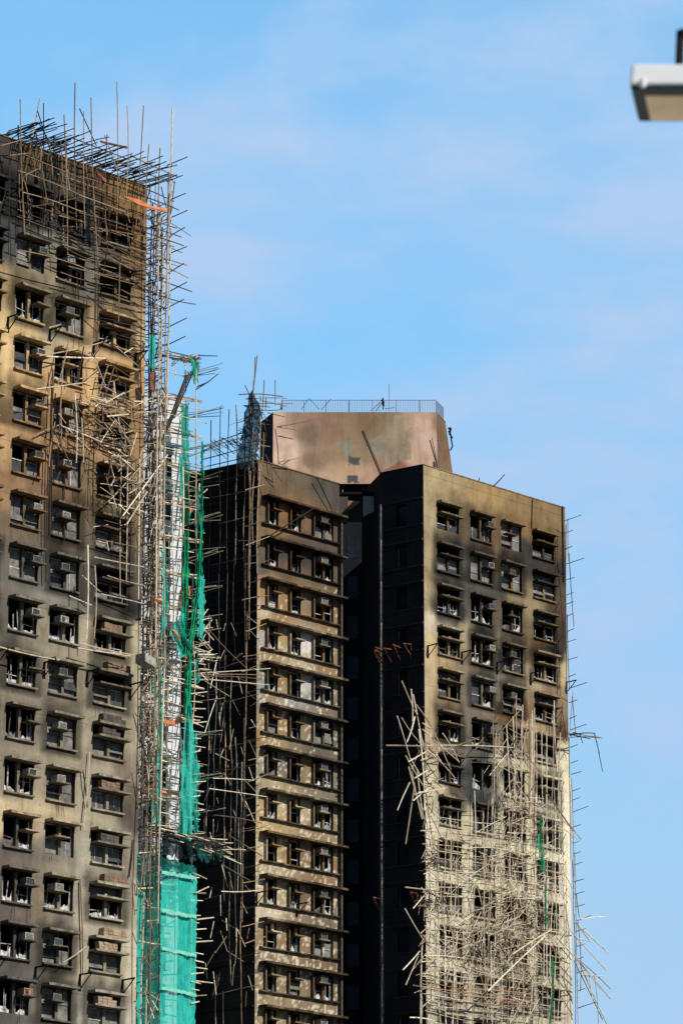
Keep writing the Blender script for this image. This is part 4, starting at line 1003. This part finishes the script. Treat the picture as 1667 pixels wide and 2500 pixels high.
net(FD, [(440,1120),(438,1210)], [(449,1120),(447,1210)], 2.3, 'teal', 'small bright teal net rag just under the third scaffold platform', group=G, fray=2, amp=.2)
net(FD, [(460,1600),(456,1680),(452,1735)], [(470,1600),(470,1680),(468,1735)], 2.4, 'green', 'ragged green net strip hanging from the knot towards the wide teal drape', group=G, fray=2, amp=.2)
net(FD, [(412,1545),(432,1580),(438,1600)], [(446,1500),(458,1560),(486,1590)], 2.6, 'teal', 'knotted clump of teal netting halfway down the scaffold', group=G, amp=.5, fray=3)
net(FD, [(480,1610),(478,1670)], [(484,1610),(487,1660),(484,1670)], 2.3, 'teal', 'short teal shred hanging below the net knot beside splayed poles', group=G, fray=2)
net(FA, [(214,480),(212,560),(216,600)], [(222,480),(220,560),(226,600)], 1.2, 'darknet', 'charred dark net strip hanging from the rooftop scaffold over the near tower windows', group=G, fray=2)
net(FA, [(132,372),(130,430)], [(140,372),(138,430)], 1.2, 'darknet', 'short charred net strip at the near tower parapet', group=G, fray=2)
net(FA, [(366,820),(365,900)], [(380,820),(378,900)], 1.0, 'teal', 'teal net patch caught in the corner scaffold where the tower face ends', group=G, fray=2)
net(FB, [(612,955),(600,1010),(588,1070),(577,1140)], [(622,965),(640,1010),(634,1070),(622,1140)], 1.0, 'darknet', 'black burnt netting bulging at the left roof corner of the far tower', group=G, fray=2, amp=.4)
net(FC, [(1316,1990),(1314,2060),(1322,2130)], [(1322,1990),(1322,2060),(1330,2130)], 1.4, 'green', 'green net twist tangled in bamboo over the right column of the far tower', group=G, fray=2)
net(FC, [(1328,2160),(1330,2260)], [(1332,2160),(1335,2260)], 1.4, 'green', 'thin green net thread low on the far tower between right column windows', group=G, fray=1)
net(FC, [(1344,2340),(1346,2420),(1338,2500)], [(1352,2340),(1352,2420),(1346,2500)], 1.5, 'green', 'lowest green net strip in the collapsed bamboo on the far tower', group=G, fray=1)
for y in (2124, 2218, 2312, 2408):
    q = MB(); n = 10
    for k in range(n):
        xa = 396 + 84 * k / n; xb = 396 + 84 * (k + 1) / n; ya = y + (xa - 396) * .2 + R.uniform(-2, 2); yb = y + (xb - 396) * .2 + R.uniform(-2, 2)
        q.quad(FD.px(xa, ya + 8, 2.5), FD.px(xb, yb + 8, 2.5), FD.px(xb, yb, 2.5), FD.px(xa, ya, 2.5))
    q.build('seam', M['seam'], bignet)
# orange tarpaulin strips and planks
def strip(Fc, pts, off, m, label, name='tarpaulin_strip', cat='tarpaulin'):
    q = MB(); fr = [Fc.px(x, y, off + R.uniform(-.06, .06)) for x, y in pts]; bk_ = [p - Vector((Fc.n[0] * .05, Fc.n[1] * .05, 0)) for p in fr]; n = len(fr)
    q.v += fr + bk_; q.c += [(.3,) * 3] * (2 * n); q.f.append(tuple(range(n))); q.f.append(tuple(range(2 * n - 1, n - 1, -1)))
    for k in range(n): q.f.append((k, n + k, n + (k + 1) % n, (k + 1) % n))
    tag(q.build(name, M[m]), label, cat)
strip(FD, [(352,1916),(376,1918),(376,1930),(350,1928)], 2.3, 'orange', 'short orange tarpaulin strip on the left of the scaffold, lower half')
strip(FD, [(394,1924),(441,1932),(441,1944),(394,1934)], 2.1, 'orange', 'long orange tarpaulin band across the white tower above the dark platform')
strip(FD, [(398,1754),(420,1760),(436,1754),(448,1752),(446,1764),(425,1770),(402,1766)], 2.3, 'orange', 'crumpled orange tarpaulin hanging across the white tower front')
strip(FD, [(441,1440),(449,1444),(448,1484),(440,1482)], 2.2, 'orange', 'upright orange panel beside the narrow green net rope')
strip(FD, [(460,1430),(468,1432),(464,1456),(458,1450)], 2.1, 'orange', 'small orange scrap between two green net cords')
strip(FD, [(421,1536),(428,1538),(440,1556),(436,1560)], 2.7, 'orange', 'slanting orange strip beside the knotted teal netting')
strip(FD, [(466,1240),(472,1243),(471,1252),(464,1250)], 1.9, 'orange', 'tiny orange patch near the upper pale corner pole')
strip(FA, [(366,910),(382,908),(380,955),(368,952)], .9, 'redsteel', 'faded red board wedged in the corner scaffold of the near tower', 'board', 'board')
strip(FA, [(378,1462),(395,1460),(396,1466),(378,1468)], 1.2, 'orange', 'orange wrapped plank end in the corner scaffold')
strip(FA, [(233,412),(262,440),(258,446),(240,430)], 1.4, 'redsteel', 'brick red plank lying on the roof scaffold against the parapet', 'plank', 'plank')
strip(FA, [(300,478),(338,486),(374,504),(410,508),(408,516),(372,512),(336,498)], 1.4, 'orange', 'sagging orange tarpaulin strip below the near tower parapet')
strip(FA, [(246,343),(312,358),(312,363),(248,348)], 1.0, 'redsteel', 'red steel beam standing on the roof scaffold', 'steel_beam', 'beam')

# --- far tower, left wing: scaffold on the black flank and roof corner
S = Scaffold('thin broken bamboo scaffold over the black flank of the far tower', FBl.pt(2, 40, 1), cap=99)
for x, y0, y1, pal in ((515,1025,1500,BURN),(538,993,1900,BROWN),(560,998,1700,BROWN),(577,988,1600,BROWN),(598,1005,2250,BROWN),(612,1010,1500,BROWN),(510,1500,2080,TAN),(526,1620,1970,TAN),(552,1600,2200,TAN),(567,1640,2010,TAN),(576,1800,2360,TAN),(590,1860,2180,TAN),(602,1340,2010,BROWN),(547,2000,2120,TAN),(520,2000,2100,TAN),(500,2000,2060,TAN),(584,2000,2180,TAN),(563,1960,2400,TAN),(610,1180,1560,BROWN),(590,2190,2500,BROWN),(545,2420,2500,TAN),(530,2380,2500,TAN)):
    V(S, FBl, x, y0, y1, 1.0, .033, pal, .1)
for k in range(13):
    y = 1150 + k * 102
    for dy in (0, R.uniform(25, 60)):
        L(S, FBl, [(500 + R.uniform(0, 40), y + dy + 26, 634, y + dy)], 1.0, .024, BURN + BURN + BROWN, .1)
L(S, FBl, [(600,2045,600,2045.1)], 1, .03)
L(S, FB, [(466,1648,648,1648),(470,1652,640,1658),(480,1644,660,1632),(478,1656,655,1672),(590,1640,625,1632),(508,1535,605,1634),(514,1680,532,1602),(490,1600,512,1660),(500,1662,560,1700),(500,1790,530,1700),(560,1830,570,1780),(520,1900,620,1905),(510,1925,650,1945),(520,1990,640,2010),(560,2040,640,2090),(540,2110,610,2150),(540,2176,640,2172)], 1.4, .034, BROWN + TAN, .3)
for k in range(26):                                 # stubs running past the pale corner
    y = 1190 + k * 44 + R.uniform(-12, 12); L(S, FB, [(602 + R.uniform(-12, 10), y + 8, 650 + R.uniform(-12, 12), y - R.uniform(0, 14))], .9, .027, BURN + BROWN, .2)
for k in range(70):
    x = R.uniform(500, 615); y = R.uniform(1500, 2450); an = R.gauss(1.5, .5); ln = R.uniform(12, 60)
    L(S, FBl, [(x, y, x + ln * math.cos(an), y + ln * math.sin(an))], R.uniform(.5, 1.4), R.uniform(.018, .03), BROWN + TAN, .2)
S.done()
S = Scaffold('blackened roof corner scaffold with a leaning pole pair, left of the lift house', FB.pt(0, HB, 0), cap=99)
L(S, FB, [(628,868,612,1010),(623,872,608,1000),(619,930,606,1150),(645,928,640,1010),(672,928,672,990),(598,940,610,966),(583,963,690,968),(600,974,700,972),(595,990,640,992),(612,985,715,985),(640,978,700,992),(620,1000,690,1000),(600,992,660,994),(636,966,632,1150),(650,970,648,1000),(610,966,618,1150),(676,1042,760,1026),(676,1042,732,1052),(678,1064,716,1072),(672,1048,680,1134),(680,1128,726,1119),(680,1130,704,1142),(690,1135,708,1122),(648,1110,690,1178),(662,1140,670,1196),(636,1130,628,1400),(612,1150,606,1420),(622,1140,618,1330),(644,1055,640,1200)], .8, .033, BROWN, .4)
L(S, FB, [(774,1168,810,1244),(580,1320,640,1320)], .3, .035, BURN, .1)
L(S, FB, [(640,1320,770,1238)], .75, .04, BURN, .1)
for k in range(34):                                 # roof edge transoms along the flank
    t = k / 33; x = 505 + t * 115; y = 1090 - t * 45 + R.uniform(-16, 16)
    L(S, FBl, [(x, y, x + R.uniform(18, 34), y + R.uniform(12, 26))], 1.2, .024, BURN + BROWN, .2)
L(S, FBl, [(492,1102,620,1062),(495,1122,625,1085),(498,1090,600,1055),(500,1140,630,1110),(505,1150,560,1140)], 1.0, .034, BURN, .1)
for k in range(60):
    x = R.gauss(612, 16); y = R.uniform(985, 1130); an = R.uniform(0, 3.1); ln = R.uniform(12, 45)
    L(S, FB, [(x, y, x + ln * math.cos(an), y + ln * math.sin(an))], R.uniform(.2, 1.2), R.uniform(.02, .032), BURN + BROWN, .2)
S.done()

# --- far tower, right edge scaffold
S = Scaffold('slender bamboo scaffold edge standing along the right side of the far tower against the sky', FC.pt(uCe + 1, 45, 0), cap=99)
for x0, y0, x1, y1 in ((1385,1266,1386,1370),(1381,1280,1383,1700),(1388,1350,1400,1530),(1384,1500,1389,1680),(1398,1690,1390,1800),(1396,1700,1404,1790),(1388,1800,1392,2100),(1394,1900,1400,2140),(1402,2080,1410,2500),(1396,2100,1398,2230),(1410,2250,1416,2420),(1405,2180,1413,2240),(1390,1900,1396,2060),(1400,2230,1404,2500)):
    L(S, FC, [(x0, y0, x1, y1)], .8, .03, BROWN + TAN[:1], .1)
y = 1270
while y < 2480:
    big = R.random() < .25
    x = 1376 + (y - 1270) * .028
    L(S, FC, [(x, y + 2, x + (42 if big else 20) + R.uniform(-4, 5), y - (13 if big else 5))], .6, .027, BURN + BROWN, .1, off2=1.6); y += R.uniform(22, 44)
L(S, FC, [(1388,1790,1465,1800),(1390,1796,1450,1790),(1392,1800,1470,1802),(1388,1792,1440,1804),(1398,1788,1430,1796),(1415,1795,1422,1815),(1450,1790,1462,1840),(1460,1835,1470,1884),(1452,1800,1456,1812)], 1.2, .032, BROWN + BURN, .2)
L(S, FC, [(1352,1960,1418,2050),(1340,1990,1408,2048),(1360,2020,1412,2038),(1330,1930,1398,2030),(1362,2100,1402,2180),(1355,2160,1400,2200)], 1.4, .03, TAN + BROWN, .2)
L(S, FC, [(1400,2250,1485,2328),(1420,2244,1480,2238),(1405,2250,1440,2300),(1418,2246,1424,2232),(1395,2330,1490,2415),(1400,2330,1490,2440),(1400,2345,1470,2490),(1410,2340,1480,2500),(1418,2380,1440,2380),(1425,2382,1480,2384),(1405,2290,1446,2300),(1450,2380,1460,2500),(1435,2370,1445,2440),(1390,2270,1480,2370),(1360,2290,1470,2420)], 1.5, .036, TAN, .3)
S.done()
# --- collapsed bamboo over the far tower's right wing
S = Scaffold('great collapsed tangle of pale bamboo covering the lower right wing of the far tower', FC.pt(6, 35, 1), name='fallen_bamboo', cat='bamboo debris', cap=99)
def topy(x): return 1990 - 30 * math.sin(x * .05) if x < 1200 else 1720 + 60 * abs(math.sin(x * .09))
x = 1036
while x < 1352:
    x += R.uniform(9, 17)
    if 1120 < x < 1215 and R.random() < .3: continue
    y0 = topy(x) + R.uniform(-60, 90)
    while y0 < 2490:
        y1 = y0 + R.uniform(110, 260); dx = R.gauss(0, 5)
        L(S, FC, [(x, y0, x + dx, min(y1, 2520))], R.uniform(.3, 1.0), R.uniform(.022, .034), TAN, .1); y0 = y1 - 20; x += dx * .3
for y0 in range(1990, 2500, 21):                    # surviving ledgers, slightly sagging
    for seg in range(3):
        if R.random() < .2: continue
        xa = 1036 + seg * 105 + R.uniform(-10, 10); xb = xa + R.uniform(90, 130)
        L(S, FC, [(xa, y0 + (xa - 1036) * .12 + R.uniform(-8, 8), min(xb, 1380), y0 + (min(xb, 1380) - 1036) * .14 + R.uniform(-8, 8))], R.uniform(.3, 1.0), .026, TAN, .1)
for k in range(470):
    x = R.choice((R.gauss(1275, 42), R.gauss(1275, 42), R.gauss(1150, 60))); y = R.triangular(1700 if x > 1200 else 1990, 2520, 2260)
    if not 1036 < x < 1365: continue
    an = R.choice((R.gauss(1.55, .2), R.gauss(1.5, .3), R.gauss(.55, .45), R.gauss(2.4, .4))); ln = R.uniform(18, 110)
    x2 = x + ln * math.cos(an)
    L(S, FC, [(x, y, min(x2, 1385), y + ln * math.sin(an))], R.uniform(.2, 1.2), R.uniform(.014, .025), TAN + TAN + BROWN[:1], .15)
for k in range(90):                                 # blackened sticks pressed against the wall
    x = R.uniform(1040, 1360); y = R.uniform(1900, 2500); an = R.gauss(1.2, .9); ln = R.uniform(15, 60)
    L(S, FC, [(x, y, x + ln * math.cos(an), y + ln * math.sin(an))], R.uniform(.1, .7), R.uniform(.016, .028), BURN + BROWN[-1:], .1)
for cx_, cy_, rr in ((1270, 1960, 34), (1250, 2215, 40), (1310, 2240, 36), (1180, 2320, 30), (1290, 2400, 46), (1060, 2090, 22), (1060, 2200, 20), (1260, 2300, 40)):   # dark knots
    for k in range(34):
        x = R.gauss(cx_, rr * .6); y = R.gauss(cy_, rr * .6); an = R.uniform(0, 3.14); ln = R.uniform(8, 34)
        L(S, FC, [(x, y, x + ln * math.cos(an), y + ln * math.sin(an))], R.uniform(.3, 1.3), R.uniform(.018, .034), BURN + BROWN[-1:] + TAN[3:4], .2)
for y0 in (2392, 2400, 2408, 2424):
    L(S, FC, [(1024, y0, 1140, y0 + 26), (1130, y0 + 22, 1300, y0 + 36)], 1.6, .034, BROWN[:1] + [(.42, .25, .13)], .1)
S.done()
# --- poles splayed over the left corner of the right wing
S = Scaffold('splayed broken poles jutting left across the black flank from the right wing corner', FC.pt(0, 52, 1), name='fallen_bamboo', cat='bamboo debris', cap=99)
L(S, FC, [(980,1662,1014,1740),(1003,1682,1006,1780),(1008,1695,1034,1830),(969,1748,1000,1850),(980,1752,1040,1830),(1012,1750,993,1812),(942,1820,1040,1822),(990,1845,1040,1930),(997,1872,1030,2000),(1000,1910,970,1978),(1010,1925,990,2060),(1015,1720,1056,1780),(1030,1765,1055,1780),(1022,1780,1036,1980),(1000,1850,1024,1890),(996,1860,1040,1835),(1004,1880,1030,1990),(1012,1900,1044,1880),(1010,1940,1092,1922),(1008,1955,1060,1915),(1020,1935,1085,1925),(1018,1880,1034,2000),
  (988,2166,1040,2172),(1008,2218,1040,2180),(988,2218,1034,2296),(983,2368,1024,2322),(990,2405,1022,2330),(1030,2300,1026,2500),(1026,2400,1028,2500),(1000,2484,1060,2492),(1035,1900,1060,2090),(1040,1830,1110,1900),(1030,1780,1120,1860),(1060,1790,1100,1880),(1040,1820,1250,1825),(1080,1790,1120,1862),(1034,1940,1056,2080)],
  1.2, .04, TAN, .4)
L(S, FC, [(1160,1830,1180,1800),(1220,1780,1300,1860),(1240,1790,1330,1900),(1245,1800,1290,1850),(1060,1840,1170,1800)], 1., .03, BROWN, .3)
for k in range(90):
    x = R.gauss(1040, 14); y = R.uniform(1800, 2480); an = R.gauss(.2, .9); ln = R.uniform(14, 50)
    L(S, FC, [(x, y, x + ln * math.cos(an), y + ln * math.sin(an))], R.uniform(.5, 1.5), R.uniform(.022, .036), TAN + BROWN[:1] + BURN[:1], .3)
for x in (1290, 1298, 1275, 1304): L(S, FC, [(x, 1720 + R.uniform(-10, 20), x + R.uniform(-6, 6), 1990)], 1., .036, TAN + BROWN, .1)
S.done()
lone(FC, (1190, 2420, 1330, 2285), 2., .052, TAN[2:3], 'thick pale bamboo pole propped diagonally across the bamboo tangle near the bottom')
lone(FC, (1250, 2330, 1345, 2270), 2.2, .04, TAN[:1], 'second thick diagonal pole just above the thickest one in the tangle')
lone(FC, (1203, 1187, 1231, 1158), 0, .045, BURN, 'black stick poking up from the roof edge of the right wing', off2=.6)
lone(FC, (1166, 1176, 1170, 1166), 0, .035, BURN, 'tiny black stub on the roof edge left of the longer black stick')
lone(FC, (1324, 1224, 1324, 1212), -.2, .02, TAN, 'short thin rod at the right part of the right wing roof edge')
lone(FC, (1348, 1232, 1348, 1211), -.2, .025, TAN, 'thin upright rod nearest the right end of the right wing roof')
lone(FC, (1262, 1625, 1298, 1600), .5, .025, BURN, 'thin dark wire of bamboo stretched between two window brackets of the right wing')
# scorched case hanging in the near scaffold
q = MB(); u, z = FA.uz(345, 1600, 1.3)
q.fbox(FA, u, u + .75, z - .35, z + .1, .9, 1.6, skew=-.2)
tag(q.build('metal_box', M['acpale']), 'crushed pale metal box lodged in the corner scaffold beside a bracket', 'metal box')

# ================================================================== street lamp, close and out of focus
YL = 25.0
lx0 = at_depth(1535, 180, YL); zb_ = at_depth(1560, 207, YL).z; zt_ = at_depth(1560, 152, YL).z
lamp = empty('street_lamp', (lx0.x + 3.2, YL + .3, 0), 'out of focus white flat street lamp head at the top right corner', 'street lamp')
FL = Facade(Vector((lx0.x, YL, 0)), (1, 0), (0, -1))
def prism(name, m, prof0, prof1, z0, z1):
    q = MB(); n = len(prof0); a = [Vector((lx0.x + x, YL + y, z0)) for x, y in prof0]; b = [Vector((lx0.x + x, YL + y, z1)) for x, y in prof1]
    q.v += a + b; q.c += [(.3,) * 3] * 2 * n; q.f.append(tuple(range(n))[::-1]); q.f.append(tuple(range(n, 2 * n)))
    for k in range(n): q.f.append((k, (k + 1) % n, n + (k + 1) % n, n + k))
    return q.build(name, M[m], lamp)
M['lampwhite'] = simple('lamp_white_enamel', (.72, .73, .74), (.66, .67, .68), 1., .35)
M['lampdark'] = simple('lamp_dark_gasket', (.035, .05, .055), (.02, .03, .035), 2., .4)
M['lens'] = simple('lamp_tan_lens', (.85, .68, .46), (.62, .47, .33), 2.2, .3)
W_ = 1.25
hs = prism('housing', 'lampwhite', [(.0, .0), (W_, 0), (W_, .62), (.1, .62)], [(.02, .02), (W_, .02), (W_, .6), (.12, .6)], zb_ + .003, zt_)
bv = hs.modifiers.new('bevel', 'BEVEL'); bv.width = .022; bv.segments = 3
prism('rim', 'lampdark', [(.02, .02), (W_ - .02, .02), (W_ - .02, .6), (.11, .6)], [(.005, .01), (W_ - .01, .01), (W_ - .01, .61), (.1, .61)], zb_ - .03, zb_)
prism('lens', 'lens', [(.12, .13), (W_ - .1, .13), (W_ - .1, .55), (.19, .55)], [(.11, .12), (W_ - .1, .12), (W_ - .1, .57), (.18, .57)], zb_ - .045, zb_ - .031)
q = MB(); P = Vector((lx0.x + .09, YL - .012, zb_ - .0)); q.tube(P - Vector((0, .0, .02)), P + Vector((0, 0, .035)), .022, sides=8); q.build('latch', M['lampwhite'], lamp)
q = MB(); xj = lx0.x + .36
q.tube((xj, YL + .3, zt_ - .0), (xj + .02, YL + .3, zt_ + .35), .03, sides=10); q.tube((xj + .02, YL + .3, zt_ + .33), (lx0.x + 3.2, YL + .3, zt_ + .1), .04, sides=10); q.build('arm', M['steel'], lamp)
q = MB(); q.tube((lx0.x + 3.2, YL + .3, 0), (lx0.x + 3.2, YL + .3, zt_ + .4), .1, sides=12, r2=.06); q.build('pole', M['acgrey'], lamp)

# ================================================================== ground
q = MB(); q.quad(Vector((-3000, -1000, 0)), Vector((3000, -1000, 0)), Vector((3000, 5000, 0)), Vector((-3000, 5000, 0)))
tag(q.build('ground', M['ground']), kind='structure')

q = MB(); q.quad(Vector((-30, -30, .004)), Vector((40, -30, .004)), Vector((40, 70, .004)), Vector((-30, 70, .004)))  # unseen pale paving added to bounce light up onto the lamp lens
tag(q.build('bounce_pavement', M['bouncepave']), kind='structure')
# ================================================================== light, sky, camera
SAZ = (.82, -.572); SEL = math.radians(36)
sd = Vector((SAZ[0] * math.cos(SEL), SAZ[1] * math.cos(SEL), math.sin(SEL)))
sl = bpy.data.lights.new('sun', 'SUN'); sl.energy = 5.0; sl.angle = math.radians(.5); sl.color = (1, .955, .88)
so = bpy.data.objects.new('sun', sl); C.objects.link(so); so.rotation_euler = sd.to_track_quat('Z', 'Y').to_euler()
w = bpy.data.worlds.new('World'); sc.world = w; w.use_nodes = True; t = w.node_tree
bg = t.nodes['Background']; sky = t.nodes.new('ShaderNodeTexSky'); sky.sky_type = 'NISHITA'; sky.sun_disc = False
sky.sun_elevation = SEL; sky.sun_rotation = math.atan2(SAZ[0], SAZ[1])
sky.air_density = 1.3; sky.dust_density = .6; sky.ozone_density = 2.5
tc = t.nodes.new('ShaderNodeTexCoord')
def wn(scale, sc3, loc=(0, 0, 0), det=4):
    mp = t.nodes.new('ShaderNodeMapping'); mp.inputs['Scale'].default_value = sc3; mp.inputs['Location'].default_value = loc
    t.links.new(tc.outputs['Generated'], mp.inputs[0]); return noise_tex(t, mp.outputs[0], scale, det, .5)
f = wn(12, (1, 1, 1.6), (3.4, 0, .6), 6); cl = ramp(t, f, [(.38, (0, 0, 0)), (.56, (1, 1, 1))])
f2 = wn(26, (1, 1, 2.6), (1, 0, 2), 6); cl2 = ramp(t, f2, [(.38, (.45, .45, .45)), (.62, (1, 1, 1))])
cm = mixrgb(t, 'MULTIPLY', 1., cl, cl2)
gain = mixrgb(t, 'MULTIPLY', 1., sky.outputs[0], (1.35, 2.1, 2.25, 1))
sx0 = t.nodes.new('ShaderNodeSeparateXYZ'); t.links.new(tc.outputs['Generated'], sx0.inputs[0])
gain = mixrgb(t, 'MULTIPLY', 1., gain, ramp(t, sx0.outputs[2], [(.12, (.82, .62, .66)), (.27, (.86, .86, .9)), (.38, (1, 1, 1))]))
gain = mixrgb(t, 'MIX', ramp(t, sx0.outputs[2], [(.13, (.6, .6, .6)), (.30, (.08, .08, .08))]), gain, (4.3, 6.0, 8.7, 1))
col = mixrgb(t, 'MIX', cm, gain, (4.3, 6.2, 8.9, 1))
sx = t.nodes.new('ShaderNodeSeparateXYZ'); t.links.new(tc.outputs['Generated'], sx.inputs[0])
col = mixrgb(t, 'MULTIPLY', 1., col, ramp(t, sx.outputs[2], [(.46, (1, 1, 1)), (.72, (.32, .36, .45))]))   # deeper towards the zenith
col = mixrgb(t, 'MULTIPLY', 1., col, ramp(t, sx.outputs[1], [(.0, (.36, .38, .42)), (.75, (1, 1, 1))]))   # unseen sky behind the camera dimmed to cut ambient fill
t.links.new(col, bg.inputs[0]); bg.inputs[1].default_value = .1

cam = bpy.data.cameras.new('camera'); co = bpy.data.objects.new('camera', cam); C.objects.link(co); sc.camera = co
co.location = (0, 0, EYE); co.rotation_euler = (math.pi / 2 + PITCH, 0, 0)
cam.sensor_fit = 'VERTICAL'; cam.sensor_height = 36; cam.lens = 36 * F / 2500; cam.clip_end = 9000; cam.clip_start = .5
cam.dof.use_dof = True; cam.dof.focus_distance = 235; cam.dof.aperture_fstop = 3.4
sc.view_settings.view_transform = 'Standard'; sc.view_settings.look = 'None'; sc.view_settings.exposure = 0; sc.view_settings.gamma = 1
